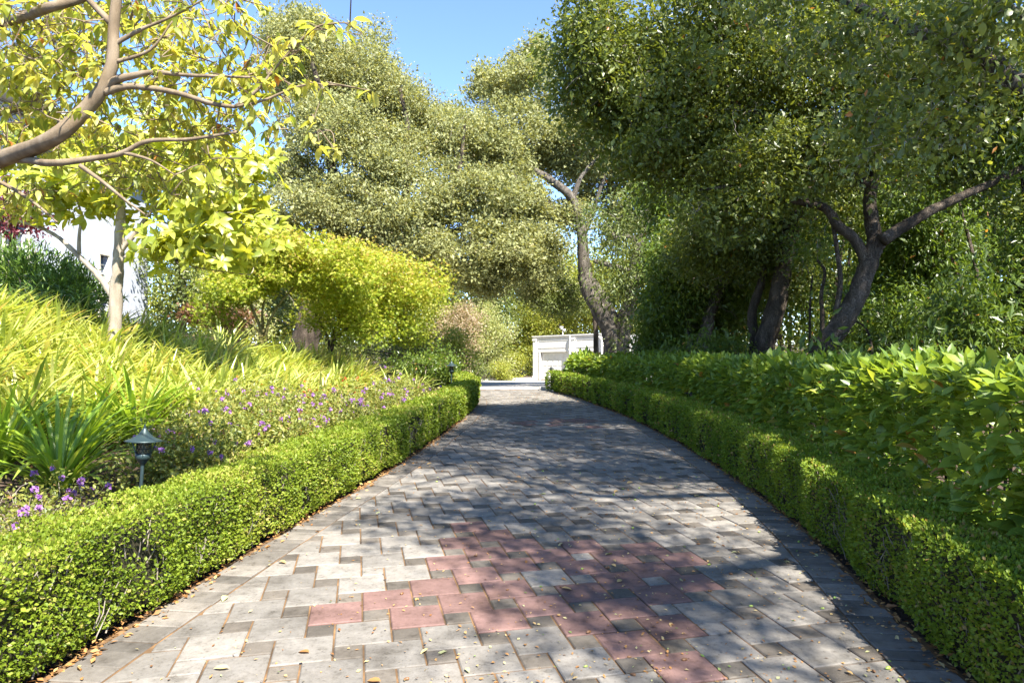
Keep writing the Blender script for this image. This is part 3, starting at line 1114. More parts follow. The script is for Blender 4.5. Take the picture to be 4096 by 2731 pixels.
# ------------------------------------------------------------------ path lights
def path_light(label, loc, lean=(0, 0), metal='green_metal', s=1.0, post=.62):
    r = thing('path_light', label, 'path light', loc)
    r.rotation_euler = (lean[0], lean[1], RNG.random() * 3)
    r.scale = (s, s, s)
    m = M[metal]
    MB().tube([(0, 0, 0), (0, 0, post)], .013, 10).obj('post', m, r)
    z = post - .02
    MB().lathe([(.012, 0), (.022, .02), (.03, .028), (.045, .05), (.056, .062), (.056, .092), (.05, .096), (.0, .096)], 20).obj('cup', m, r, True).location = (0, 0, z)
    la = MB()
    zz, hh = z + .096, .105
    for k in range(12):
        for dr_ in (-1, 1):
            t = np.linspace(0, 1, 7)
            a = k / 12 * 2 * math.pi + dr_ * t * 1.05
            la.tube(np.stack([.05 * np.cos(a), .05 * np.sin(a), zz + hh * t], 1), .0022, 3, 0, False)
    for t in (0, .33, .66, 1):
        a = np.linspace(0, 2 * math.pi, 20)
        la.tube(np.stack([.05 * np.cos(a), .05 * np.sin(a), np.full(20, zz + hh * t)], 1), .003, 3, 0, False)
    lt = la.obj('lattice_guard', M['black_metal'], r)
    MB().lathe([(.04, 0), (.04, hh)], 14, (0, 0, zz)).obj('lamp_glass', M['frosted'], r, True)
    zc = zz + hh - .012
    cap = MB().lathe([(.0, .008), (.118, -.004), (.138, .0), (.118, .009), (.088, .02), (.06, .036), (.04, .055), (.026, .074), (.017, .09), (.013, .1), (.0, .101)], 28, (0, 0, zc)).obj('cap', m, r, True)
    MB().lathe([(.0, .099), (.011, .102), (.006, .108), (.009, .114), (.004, .121), (.006, .125), (.0, .13)], 10, (0, 0, zc)).obj('finial', m, cap, True)
    for k in range(3):
        a = k / 3 * 2 * math.pi + .4
        MB().tube([(.056 * math.cos(a), .056 * math.sin(a), z + .08), (.1 * math.cos(a), .1 * math.sin(a), zc + .006)], .004, 5).obj('strut', m, r)
    return r


def on_ground(px, D):
    x = (px - CX) / FPX * D
    return x, D, float(ground_z(x, D))


x, y, z = on_ground(548, 4.75)
path_light('green metal path light with flared cap in the mulch beside purple flowers', (x, y, z), (-.02, .06), s=.92, post=.88 - z - .18)
x, y, z = on_ground(1806, 17.3)
path_light('dark path light standing behind the far bend of the sunlit hedge', (x, y, .0), (0, 0), 'green_metal', 1.15, .60)
path_light('dark path light between the two hedges on the shaded side, nearest the camera', (2.87, 10.9, .02), (0, 0), 'black_metal', .85, .6)
path_light('dark path light between the two hedges, farther on below the oak trunk', (1.97, 19.0, .02), (0, 0), 'black_metal', .85, .62)
path_light('dark path light at the far end of the laurel hedge', (1.22, 21.25, -.03), (0, 0), 'black_metal', .85, .62)

# ------------------------------------------------------------------ strap-leaved lilies on the bank
def lily_arrays(nb, h, spread, wid, seed):
    g = np.random.default_rng(seed)
    out = []
    for k in range(nb):
        a = g.random() * 2 * math.pi
        ln = h * g.uniform(.8, 1.35)
        lean = g.uniform(.12, 1.0) * spread
        n = 7
        t = np.linspace(0, 1, n)
        bend = g.uniform(.25, 1.15)
        th = lean + bend * t ** 1.5 * 1.25
        dr = np.cumsum(np.sin(th)) / n * ln
        dz_ = np.cumsum(np.cos(th)) / n * ln
        dr -= dr[0]
        dz_ -= dz_[0]
        r0 = g.random() * .06
        c = np.stack([np.cos(a) * (r0 + dr), np.sin(a) * (r0 + dr), dz_], 1)
        w = wid * g.uniform(.8, 1.2) * np.interp(t, [0, .25, .7, .92, 1], [.75, 1, .95, .55, .06])
        side = np.array([-math.sin(a), math.cos(a), 0]) * (1) + np.array([0, 0, g.normal(0, .25)])
        side /= np.linalg.norm(side)
        up = np.stack([-np.cos(a) * np.cos(th), -np.sin(a) * np.cos(th), np.sin(th)], 1)
        V = np.empty((n * 3, 3))
        V[0::3] = c - side * w[:, None] / 2 + up * w[:, None] * .16
        V[1::3] = c
        V[2::3] = c + side * w[:, None] / 2 + up * w[:, None] * .16
        Qs = []
        for q in range(n - 1):
            Qs += [(q * 3, q * 3 + 1, q * 3 + 4, q * 3 + 3), (q * 3 + 1, q * 3 + 2, q * 3 + 5, q * 3 + 4)]
        out.append((V, Qs, 1.0 if g.random() < .05 else np.clip(g.normal(.5, .24), 0, .95)))
    return out


def lily_mesh(name, mat, **k):
    mb = MB()
    for V, Q, r in lily_arrays(**k):
        mb.add(V, Q=Q, rnd=r)
    me = mb.mesh(name, True)
    me.materials.append(mat)
    return me


lv = [lily_mesh('lily_clump', M['lily'], nb=64, h=.8, spread=.75, wid=.036, seed=100 + k) for k in range(6)]


def lily_near(label, px, D, seed, nb, h, wid, mat, spread=.8):
    x, y, z = on_ground(px, D)
    r = thing('lily_clump', label, 'lily', (x, y, z - .02))
    for V, Q, rn_ in lily_arrays(nb, h, spread, wid, seed):
        MB().add(V, Q=Q, rnd=rn_).obj('leaf', mat, r, True)


lily_near('strap-leaved lily clump with wide arching leaves, leaning over the mulch by the path light', 235, 6.0, 1, 80, .95, .038, M['lily_shaded'], .95)
lily_near('lily clump coloured dark for the shade behind the purple flowers', 540, 7.8, 2, 90, 1.0, .042, M['lily_shaded'], .75)
lily_near('broad-leaved lily clump cut by the edge of the picture', -10, 6.2, 3, 80, 1.0, .038, M['lily_shaded'], .85)
lily_near('dark lily clump between the leaning clump and the bright mass', 330, 7.2, 4, 80, .95, .038, M['lily_shaded'], .8)

spots = []
tries = 0
while len(spots) < 230 and tries < 9000:
    tries += 1
    y = RNG.uniform(6.8, 16.5)
    d = RNG.uniform(2.1, 6.6)
    x = float(left_x(y)) - HEDGE_T - d
    if x / y < -.86 or (y < 8.2 and d < 2.7) or (y > 12.5 and d > 4.2):
        continue
    if any((x - a) ** 2 + (y - b_) ** 2 < .33 ** 2 for a, b_ in spots):
        continue
    pxx = CX + x / y * FPX
    if 100 < pxx < 760 and y < 8.3 and d < 3:
        continue
    spots.append((x, y))
for k, (x, y) in enumerate(spots):
    o = link('lily_clump', lv[k % 6], None, None, (x, y, float(ground_z(x, y)) - .03), (RNG.normal(0, .08), RNG.normal(0, .08), RNG.random() * 6.28))
    s_ = RNG.uniform(.85, 1.2)
    o.scale = (s_, s_, s_ * RNG.uniform(.9, 1.1))
    tag(o, 'strap-leaved lily clump in the bright sunlit mass covering the bank', 'lily', 'lilies massed on the sunny bank')
for k, (px, D, lab) in enumerate(((1290, 12.2, 'lily clump behind the red flowers, below the maple stems'), (1370, 12.8, 'lily clump beside the pale fern below the maple'),
                                  (1560, 15.2, 'small lily clump near the far end of the flower bed'), (1660, 15.8, 'last lily clump of the flower bed before the far path light'))):
    x, y, z = on_ground(px, D)
    o = link('lily_clump', lv[k], None, None, (x, y, z))
    tag(o, lab, 'lily')

# ------------------------------------------------------------------ lantana with purple and red flower heads
fl = []
for mat in ('purple', 'red'):
    n = 26
    d = unit(RNG.normal(size=(n, 3)) + np.array([0, 0, .8]))
    me = leaf_mesh('flower_head', T_KITE, d * .012, unit(np.cross(d, RNG.normal(size=(n, 3))) + d * .4), d, .026, .024, RNG.random(n))
    me.materials.append(M[mat])
    fl.append(me)


def lantana(label, x, y, rx, ry, h, nleaf, nflow, fmesh, mat='lantana', name='lantana', ll=.04):
    z = float(ground_z(x, y))
    r = thing(name, label, 'lantana', (x, y, z))
    blobs = [(np.array([RNG.uniform(-.6, .6) * rx, RNG.uniform(-.6, .6) * ry, h * RNG.uniform(.3, .6)]), np.array([rx * .55, ry * .55, h * .55]), 1.) for _ in range(7)]
    blobs.append((np.array([0, 0, h * .35]), np.array([rx, ry, h * .6]), 2.))
    C, O = clusters(blobs, nleaf // 8, .35, .35, x)
    C[:, 2] = np.maximum(C[:, 2], .02)
    base = (C[:, None] + RNG.normal(size=(len(C), 8, 3)) * .05).reshape(-1, 3)
    # the bed climbs away from the hedge
    base[:, 2] = np.maximum(base[:, 2], .01) + ground_z(base[:, 0] + x, base[:, 1] + y) - z
    o = np.repeat(O, 8, 0)
    n = len(base)
    L = ll * np.clip(RNG.normal(1, .25, n), .5, 1.6)
    tag(link('foliage', leaf_mesh('foliage', T_KITE, base, unit(o * .6 + RNG.normal(size=(n, 3)) * .8), unit(np.array([0, 0, .9]) + RNG.normal(size=(n, 3)) * .6), L, L * .62,
                                  np.clip(.5 + .24 * RNG.normal(size=n), 0, 1)), M[mat], r), kind='stuff')
    tw = MB()
    for p in C[RNG.integers(0, len(C), 90)]:
        q = np.array([p[0] * .5, p[1] * .5, 0])
        p = p + np.array([0, 0, float(ground_z(p[0] + x, p[1] + y)) - z])
        tw.tube(smooth_path([q, (p + q) / 2 + RNG.normal(0, .05, 3), p], 3), np.linspace(.004, .0015, 7), 3, 0, False)
    tag(tw.obj('stems', M['twig'], r), kind='stuff')
    top = C[(O[:, 2] > .1)]
    stalks = MB()
    for k in range(int(nflow * 1.7)):
        p = top[RNG.integers(len(top))] * np.array([1.04, 1.04, 1]) + RNG.normal(0, .02, 3) + np.array([0, 0, .05])
        p[2] += float(ground_z(p[0] + x, p[1] + y)) - z
        stalks.tube(np.array([p - np.array([RNG.normal(0, .03), RNG.normal(0, .03), .16]), p - np.array([0, 0, .06]) + RNG.normal(0, .008, 3), p]), .0018, 3, 0, False)
        o = link('flower_head', fmesh, None, r, p, (RNG.normal(0, .4), RNG.normal(0, .4), RNG.random() * 6))
        s_ = RNG.uniform(.6, 1.05) * (.8 + .045 * y)
        o.scale = (s_, s_, s_)
    tag(stalks.obj('flower_stalks', M['lantana'], r), kind='stuff')
    return r


def lx(y, d):
    return float(left_x(y)) - HEDGE_T - d


lantana('purple trailing lantana with sparse stems over bare mulch, in the near corner of the bed', lx(4.7, 1.15), 4.7, .55, .8, .3, 3400, 16, fl[0], ll=.03)
lantana('purple lantana bush spilling forward beside the green path light', lx(6.3, .75), 6.3, .7, .8, .62, 13000, 24, fl[0])
lantana('purple lantana bush, full and leafy, second along the hedge past the path light', lx(7.6, .85), 7.6, .95, .9, .68, 14500, 30, fl[0])
lantana('purple lantana bush hanging its flowers over the middle of the hedge', lx(9.0, .7), 9.0, .95, 1.0, .68, 14000, 34, fl[0])
lantana('purple lantana bush below the lily mass, behind the hedge-hugging one', lx(9.2, 1.9), 9.2, .9, 1.0, .6, 10000, 20, fl[0])
lantana('brownish purple lantana bush near the far bend of the hedge', lx(11.3, .75), 11.3, .9, 1.2, .6, 10000, 26, fl[0])
lantana('last purple lantana bush before the far path light', lx(13.8, .7), 13.8, .8, 1.3, .58, 8000, 22, fl[0])
lantana('red-flowered lantana bush in bright sun against the lilies', lx(10.8, 2.1), 10.8, .95, 1.0, .5, 7500, 34, fl[1])
lantana('smaller red-flowered lantana bush farther along the bed', lx(13.0, 1.9), 13.0, .7, .9, .45, 4500, 20, fl[1])
# ------------------------------------------------------------------ trees
NOISE = 0


def fix(o, root):
    """parts are modelled in place; keep them there under their root"""
    o.matrix_parent_inverse = Matrix.Translation(-root.location)
    return o


def tree_root(name, label, cat, loc, group=None):
    return thing(name, label, cat, tuple(float(v) for v in loc), group)


def crown(root, mat, blobs, name='crown', **k):
    o, C = foliage(name, root, mat, blobs, **k)
    tag(o, kind='stuff')
    fix(o, root)
    return C


def trunk(root, mat, limbs, name='trunk', n=12):
    """limbs: list of (points, r0, r1[, rough])"""
    mb = MB()
    out = []
    for L_ in limbs:
        out.append(limb(mb, L_[0], L_[1], L_[2], n if L_[1] > .05 else 7, .12 if L_[1] > .05 else .05))
    fix(mb.obj(name, mat, root, True), root)
    return out


# ---- cherry whose boughs hang in from the side, near the camera
base = np.array([-4.35, 3.9, float(ground_z(-4.35, 3.9))])
ch = tree_root('cherry_tree', 'yellow-green cherry tree whose boughs reach in overhead, nearest the camera', 'tree', base)
fork = at(-330, 760, 4.3)
trunk(ch, M['bark_cherry'], [([base, base * .5 + fork * .5 + np.array([.05, 0, 0]), fork], .14, .1)])
boughs = [
    ([(-330, 760, 4.3), (0, 640, 3.9), (200, 560), (330, 450), (405, 360), (448, 255), (455, 110), (475, -90), (500, -300)], .052, .022),
    ([(-330, 760, 4.3), (0, 645, 3.95), (200, 652), (330, 640), (480, 615), (590, 565), (760, 557), (950, 528)], .026, .007),
    ([(405, 360), (470, 320), (540, 302), (620, 290), (760, 302), (1000, 310)], .028, .006),
    ([(420, 370), (480, 352), (550, 347), (700, 370), (850, 415), (940, 428)], .022, .010),
    ([(940, 428), (1030, 360), (1120, 250), (1250, 120), (1330, 95), (1400, 92)], .010, .003),
    ([(940, 428), (1060, 400), (1200, 345), (1330, 340), (1480, 362)], .009, .003),
    ([(-100, 110, 4.6), (60, 80, 4.4), (170, 40), (320, -5), (480, -60)], .034, .02),
    ([(-60, 460, 4.8), (80, 430, 4.7), (200, 365, 4.6), (330, 290, 4.5), (420, 245, 4.4)], .03, .014),
    ([(320, 662), (420, 735), (500, 800), (580, 858)], .014, .005),
    ([(490, 610), (600, 640), (700, 700)], .012, .004),
    ([(455, 180), (560, 120), (680, 70), (850, -20)], .014, .004),
    ([(460, 250), (600, 200), (690, 85)], .012, .004),
    ([(-60, 700, 4.2), (60, 760, 4.1), (160, 830, 4.1), (230, 890, 4.1)], .016, .005),
    ([(450, 100), (300, -60), (200, -200)], .02, .008),
    ([(475, -90), (620, -200), (800, -260)], .018, .006),
]
bl = []
for p, r0, r1 in boughs:
    mb = MB()
    P = limb(mb, pts3(p, 3.65), r0, r1, 9 if r0 > .02 else 6, .06)
    bl.append(P)
    fix(mb.obj('bough', M['bark_cherry'], ch, True), ch)
# leafy shoots along the boughs
W = np.concatenate(bl)
tw = MB()
lb, la_, ln_, lL = [], [], [], []
regions = [(150, 250, 4.1, 420, 330, .7), (700, 250, 3.9, 420, 260, .6), (250, 500, 4.2, 420, 150, .6), (850, 500, 4.0, 260, 170, .4), (500, 50, 4.0, 450, 150, .7), (120, 120, 4.4, 300, 220, .7),
           (620, 680, 4.3, 300, 130, .4), (1050, 300, 3.7, 170, 150, .25), (60, 800, 4.1, 170, 90, .3)]
targets = []
for px, py, D, rx, ry, rd in regions:
    D += .3
    k = int(rx * ry / 600)
    targets.append(np.array([at(px + RNG.normal(0, .5) * rx, py + RNG.normal(0, .5) * ry, D + RNG.normal(0, .5) * rd) for _ in range(k)]))
targets.append(np.array([at(*t) for t in [(1400, 92, 3.65), (1330, 95, 3.65), (1270, 120, 3.65), (1200, 180, 3.65), (1130, 240, 3.65), (1090, 300, 3.65), (1480, 365, 3.65), (1440, 355, 3.65), (1180, 345, 3.65), (1280, 590, 3.65), (1340, 600, 3.7), (1230, 540, 3.7),
    (1370, 130, 3.6), (1300, 60, 3.7), (1230, 90, 3.7), (1160, 150, 3.6), (1180, 260, 3.7), (1100, 190, 3.6), (1050, 330, 3.6), (1000, 380, 3.6), (1240, 330, 3.6), (1130, 390, 3.6), (1020, 440, 3.6), (960, 480, 3.6), (900, 300, 3.6), (980, 60, 3.8), (900, 20, 3.8)]]))
targets = np.concatenate(targets)
targets = targets[np.argsort([np.min(np.sum((W - p) ** 2, 1)) for p in targets])]
for p in targets:
    d = np.linalg.norm(W - p, axis=1)
    q = W[np.argmin(d)]
    W = np.vstack([W, p])
    ln0 = np.linalg.norm(p - q)
    m1 = q + (p - q) * .45 + RNG.normal(0, .06, 3) + np.array([0, 0, .08 * ln0])
    S = smooth_path([q, m1, p], 4)
    tw.tube(S, np.linspace(.0042, .0018, len(S)), 4, 0, False)
    # drooping bunches
    for s_ in (1.0, .6) if ln0 > .2 else (1.0,):
        c = S[int(s_ * (len(S) - 1))]
        for _ in range(RNG.integers(4, 8)):
            a = RNG.random() * 6.283
            lb.append(c + RNG.normal(0, .012, 3))
            la_.append((math.cos(a) * .75, math.sin(a) * .75, RNG.normal(-.55, .35)))
            ln_.append((math.cos(a) * .5 + RNG.normal(0, .25), math.sin(a) * .5 + RNG.normal(0, .25), .8))
            lL.append(.071 * np.clip(RNG.normal(1, .2), .55, 1.35))
fix(tag(tw.obj('twigs', M['bark_cherry'], ch), kind='stuff'), ch)
lb, la_, ln_, lL = np.array(lb), unit(np.array(la_)), unit(np.array(ln_)), np.array(lL)
vis = (np.abs(lb[:, 0] / lb[:, 1]) < .75) & ((lb[:, 2] - CAMZ) / lb[:, 1] < .5)
sc_ = np.where(vis, lb[:, 1], 99) + RNG.random(len(lb)) * .3
own = np.argsort(sc_)[:300]
keep = np.ones(len(lb), bool)
keep[own] = False
fix(tag(link('crown', leaf_mesh('crown', T_LONG, lb[keep], la_[keep], ln_[keep], lL[keep], lL[keep] * .4, np.clip(RNG.normal(.42, .25, keep.sum()), 0, 1), True), M['cherry'], ch), kind='stuff'), ch)
cv = []
for v in range(8):
    me = leaf_mesh('cherry_leaf', T_LONG, np.zeros((1, 3)), np.array([[0, 1., 0]]), np.array([[0, 0, 1.]]), 1., .42, [.12 + v * .1], True)
    me.materials.append(M['cherry'])
    cv.append(me)
leaf_objects('leaf', cv, lb[own], la_[own], ln_[own], lL[own], ch, -np.array(ch.location))

# ---- magnolia on the bank
D = 10.3
base = at(455, 1330, D)
base[2] = float(ground_z(base[0], base[1])) - .05
mg = tree_root('magnolia_tree', 'magnolia with smooth pale trunk and big leaves rising from the lilies', 'tree', base)
Lm = trunk(mg, M['bark_mag'], [
    ([base] + pts3([(462, 1200), (470, 1100), (477, 980), (482, 860), (470, 720), (440, 600)], D), .105, .05),
    (pts3([(455, 1190), (410, 1125), (367, 1075), (300, 1010), (240, 955), (172, 915), (60, 880)], D), .055, .02),
    (pts3([(316, 1015), (317, 940), (325, 860), (300, 780)], D), .032, .012),
    (pts3([(483, 1000), (534, 943), (600, 850), (680, 760)], D), .05, .015),
    (pts3([(488, 1045), (530, 1002), (608, 984), (712, 1006), (815, 1030), (900, 1020), (1000, 1000)], D), .036, .012),
    (pts3([(712, 1006), (760, 1060), (850, 1080), (1000, 1100)], D), .016, .008),
    (pts3([(600, 850), (750, 820), (900, 830), (1020, 850)], D), .022, .008),
    (pts3([(172, 915), (120, 820), (60, 760)], D), .02, .008),
])
blobs = [Bl(520, 700, 10.3, 330, 180, .9), Bl(850, 780, 10.2, 260, 200, .9), Bl(930, 960, 10, 200, 130, .7), Bl(250, 800, 10.3, 180, 120, .8), Bl(700, 980, 9.9, 200, 90, .6), Bl(1000, 700, 10.4, 140, 160, .6),
         Bl(700, 600, 10.8, 300, 150, .9), Bl(200, 620, 10.8, 200, 140, .9)]
C, O = clusters(blobs, 950, .5)
kp = ~((np.abs(CX + C[:, 0] / C[:, 1] * FPX - 380) < 120) & (CY - (C[:, 2] - CAMZ) / C[:, 1] * FPX > 880))
C, O = C[kp], O[kp]
lb, la_, ln_, lL = [], [], [], []
for c, o_ in zip(C, O):
    sh = unit(o_ * .5 + np.array([0, -.35, .45]) + RNG.normal(0, .4, 3))
    e1 = unit(np.cross(sh, RNG.normal(size=3)))
    e2 = np.cross(sh, e1)
    k = RNG.integers(5, 9)
    for q in range(k):
        a = q * 2.4
        rd_ = e1 * math.cos(a) + e2 * math.sin(a)
        lb.append(c + RNG.normal(0, .015, 3))
        la_.append(rd_ + sh * RNG.uniform(0, .8) + np.array([0, 0, -.15]))
        ln_.append(sh - rd_ * .4)
        lL.append(.18 * np.clip(RNG.normal(1, .2), .5, 1.35))
lb, lL = np.array(lb), np.array(lL)
fix(tag(link('crown', leaf_mesh('crown', T_LONG, lb, unit(np.array(la_)), unit(np.array(ln_)), lL, lL * .44, np.clip(RNG.normal(.5, .25, len(lb)), 0, 1), True), M['magnolia'], mg), kind='stuff'), mg)
fix(twigs('twigs', mg, M['bark_mag'], C[::2], Lm, .006, .05), mg)

# ---- oleander bush and purple plum at the edge of the picture
base = at(180, 1300, 12.2)
base[2] = float(ground_z(base[0], base[1]))
ol = tree_root('oleander_bush', 'dense dark green oleander bush with narrow leaves in front of the house', 'bush', base)
C = crown(ol, M['oleander'], [Bl(150, 1130, 12.2, 200, 120, .9), Bl(300, 1180, 12, 120, 100, .8), Bl(20, 1100, 12.4, 160, 130, .9), Bl(150, 1260, 11.8, 260, 70, .8)], ncl=900, per=11, cr=.09, tm=T_KITE, length=.15, aspect=.17, flat=.4, outw=1.0, droop=-.4)
fix(twigs('stems', ol, M['twig'], C[::12], [base[None] + RNG.normal(0, .15, (6, 3)) * [1, 1, .3]], .01), ol)
base = at(40, 1250, 14)
base[2] = float(ground_z(base[0], base[1]))
pl = tree_root('purple_plum_tree', 'dark purple-leaved plum tree beside the white house', 'tree', base)
Lp = trunk(pl, M['bark_dark'], [([base] + pts3([(40, 1050), (60, 900), (90, 780)], 14), .09, .03), (pts3([(50, 960), (-60, 850), (-120, 760)], 14), .05, .02)])
C = crown(pl, M['plum'], [Bl(40, 820, 14, 150, 110, .9), Bl(150, 800, 14.2, 90, 90, .7), Bl(-90, 760, 14, 150, 130, .9), Bl(90, 900, 13.8, 90, 50, .5)], ncl=520, per=10, cr=.1, tm=T_KITE, length=.075, aspect=.55, droop=.3)
fix(twigs('twigs', pl, M['bark_dark'], C[::6], Lp, .006), pl)


# ---- ferns
def fern(label, px, D, nf=14, ln=.8):
    x, y, z = on_ground(px, D)
    r = thing('fern', label, 'fern', (x, y, z))
    for k in range(nf):
        a = k / nf * 6.283 + RNG.normal(0, .2)
        t = np.linspace(0, 1, 16)
        el = 1.25 - 1.15 * t ** 1.4
        dr_ = np.cumsum(np.cos(el)) / 16 * ln * RNG.uniform(.8, 1.15)
        dz_ = np.cumsum(np.sin(el)) / 16 * ln
        c = np.stack([np.cos(a) * dr_, np.sin(a) * dr_, dz_], 1)
        side = np.array([-math.sin(a), math.cos(a), 0])
        w = .16 * np.sin(np.clip(t * 1.05 + .08, 0, 1) * math.pi) ** .8 + .01
        b_ = np.concatenate([c, c])
        ax = np.concatenate([np.tile(side, (16, 1)), np.tile(-side, (16, 1))]) + np.array([math.cos(a), math.sin(a), -.1]) * .35
        fm = MB()
        V_, F_, R_ = leaf_arrays(T_KITE, b_, ax, np.tile([0, 0, 1.], (32, 1)), np.concatenate([w, w]), .05, RNG.uniform(.2, .9))
        fm.add(V_, T=F_, rnd=R_)
        fm.tube(c, .004, 4, 0, False)
        fm.obj('frond', M['fern'], r)


fern('green fern beside the magnolia trunk, below the white house corner', 560, 11.6, 16, 1.0)
fern('tall fern between the magnolia and the maple', 680, 12.4, 16, 1.0)
fern('yellowing fern at the foot of the maple hedge of lilies', 740, 11.9, 12, .7)
fern('pale fern behind the red lantana flowers', 1450, 13.4, 14, .7)

# ---- Japanese maples
base = at(1055, 1400, 14.5)
base[2] = float(ground_z(base[0], base[1]))
mp1 = tree_root('maple_tree', 'golden Japanese maple with several thin olive stems, next to the magnolia', 'tree', base)
Lm = trunk(mp1, M['bark_maple'], [
    ([base] + pts3([(1045, 1330), (1020, 1260), (990, 1190), (950, 1120)], 14.5), .05, .015), ([base] + pts3([(1065, 1330), (1090, 1260), (1130, 1200), (1200, 1120)], 14.5), .05, .015),
    ([base] + pts3([(1052, 1320), (1050, 1240), (1070, 1150), (1080, 1060)], 14.6), .045, .012), ([base] + pts3([(1040, 1340), (990, 1290), (900, 1220)], 14.3), .03, .01)])
bm = [Bl(RNG.uniform(860, 1440), 0, 14.5 + RNG.normal(0, .5), RNG.uniform(70, 120), RNG.uniform(35, 62), RNG.uniform(.5, .8)) for _ in range(36)]
for c_, r_, w_ in bm:
    u_ = (c_[0] / c_[1] * FPX + CX - 1150) / 300
    c_[2] = at(0, 960 + 70 * u_ * u_ + 190 * RNG.random() ** 1.3 + (60 if u_ < -.5 else 0), c_[1])[2]
C = crown(mp1, M['maple'], bm, ncl=2900, per=10, cr=.09, tm=T_MAPLE, length=.088, aspect=1.0, flat=.7, droop=.3, tone=.28, hgrad=.09, lump=.45)
fix(twigs('twigs', mp1, M['bark_maple'], C[::9], Lm, .006), mp1)
base = at(1320, 1420, 16.5)
base[2] = float(ground_z(base[0], base[1]))
mp2 = tree_root('maple_tree', 'spreading Japanese maple with orange tinted top, left of the far shrubs', 'tree', base)
Lm = trunk(mp2, M['bark_dark'], [
    ([base] + pts3([(1330, 1380), (1380, 1320), (1460, 1250), (1560, 1180)], 16.5), .06, .015), ([base] + pts3([(1315, 1370), (1280, 1290), (1240, 1220)], 16.4), .05, .015),
    ([base] + pts3([(1330, 1370), (1350, 1280), (1400, 1180), (1440, 1100)], 16.8), .05, .015)])
bm = [Bl(RNG.uniform(1260, 1740), 0, 16.6 + RNG.normal(0, .6), RNG.uniform(75, 120), RNG.uniform(36, 62), RNG.uniform(.5, .9)) for _ in range(44)]
for c_, r_, w_ in bm:
    u_ = (c_[0] / c_[1] * FPX + CX - 1480) / 260
    c_[2] = at(0, 1010 + 60 * u_ * u_ + 320 * RNG.random() ** 1.1, c_[1])[2]
C = crown(mp2, M['maple'], bm, ncl=3400, per=9, cr=.1, tm=T_MAPLE, length=.088, aspect=1.0, flat=.7, droop=.3, tone=.28, hgrad=.12, lump=.45)
fix(twigs('twigs', mp2, M['bark_dark'], C[::9], Lm, .006), mp2)
base = at(900, 1330, 17.5)
base[2] = float(ground_z(base[0], base[1]))
rm = tree_root('red_maple_shrub', 'low reddish maple shrub glimpsed under the golden maple', 'shrub', base)
C = crown(rm, M['redmaple'], [Bl(900, 1270, 17.5, 110, 40, .9), Bl(780, 1260, 17.3, 60, 30, .5)], ncl=300, per=9, cr=.1, tm=T_KITE, length=.08, aspect=.8, flat=1.)
fix(twigs('stems', rm, M['bark_dark'], C[::9], [base[None]], .008), rm)

# ---- the great sunlit live oak
D = 25.
base = at(1215, 1400, D)
base[2] = float(ground_z(base[0], base[1])) - .1
ok = tree_root('live_oak_tree', 'great sunlit grey-green live oak filling the sky behind the maples', 'tree', base)
Lo = trunk(ok, M['bark_dark'], [
    ([base] + pts3([(1230, 1320), (1260, 1200), (1290, 1080, 26)], D), .55, .4), (pts3([(1290, 1100), (1360, 900), (1330, 700), (1300, 450), (1250, 250)], 26), .34, .08),
    (pts3([(1270, 1160), (1450, 1000), (1600, 850), (1640, 600), (1600, 350)], 27), .32, .07), (pts3([(1260, 1200), (1500, 1080), (1680, 1060), (1750, 960), (1900, 900), (2050, 850)], 25), .28, .06),
    (pts3([(1690, 1050), (1720, 900), (1830, 700), (1860, 500)], 25.5), .2, .05), (pts3([(1330, 800), (1200, 650), (1100, 450)], 26), .2, .05),
    (pts3([(1500, 1080), (1620, 1150), (1720, 1080), (1800, 1090)], 24.5), .16, .05), (pts3([(1300, 1000), (1150, 900), (1060, 820)], 25), .15, .05)])
blobs = [Bl(1200, 250, 28, 200, 210, 2.6), Bl(1420, 330, 29, 230, 200, 3), Bl(1640, 430, 29, 240, 190, 3), Bl(1850, 560, 28, 200, 190, 2.6), Bl(1300, 560, 26, 230, 180, 2.2, .8), Bl(1560, 640, 25.5, 260, 160, 2.2),
         Bl(1850, 780, 25, 230, 150, 2), Bl(1300, 830, 24.5, 220, 130, 1.8), Bl(1600, 870, 24.5, 240, 110, 1.8), Bl(1180, 720, 26, 130, 150, 1.6, .8), Bl(1950, 950, 24.5, 170, 110, 1.6), Bl(1740, 1000, 24.3, 200, 90, 1.6),
         Bl(1230, 120, 28, 130, 90, 1.6), Bl(1130, 950, 25, 130, 110, 1.4), Bl(2000, 680, 27, 120, 140, 1.6), Bl(1880, 1100, 24.8, 160, 80, 1.3), Bl(1420, 960, 25.5, 160, 80, 1.4)]
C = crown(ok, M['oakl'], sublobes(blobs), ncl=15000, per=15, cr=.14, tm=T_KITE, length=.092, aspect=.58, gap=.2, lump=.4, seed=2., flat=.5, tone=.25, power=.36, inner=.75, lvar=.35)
fix(twigs('twigs', ok, M['twig'], C[::14], Lo + [C[::60]], .006, .04, 3, .15, 2.5), ok)

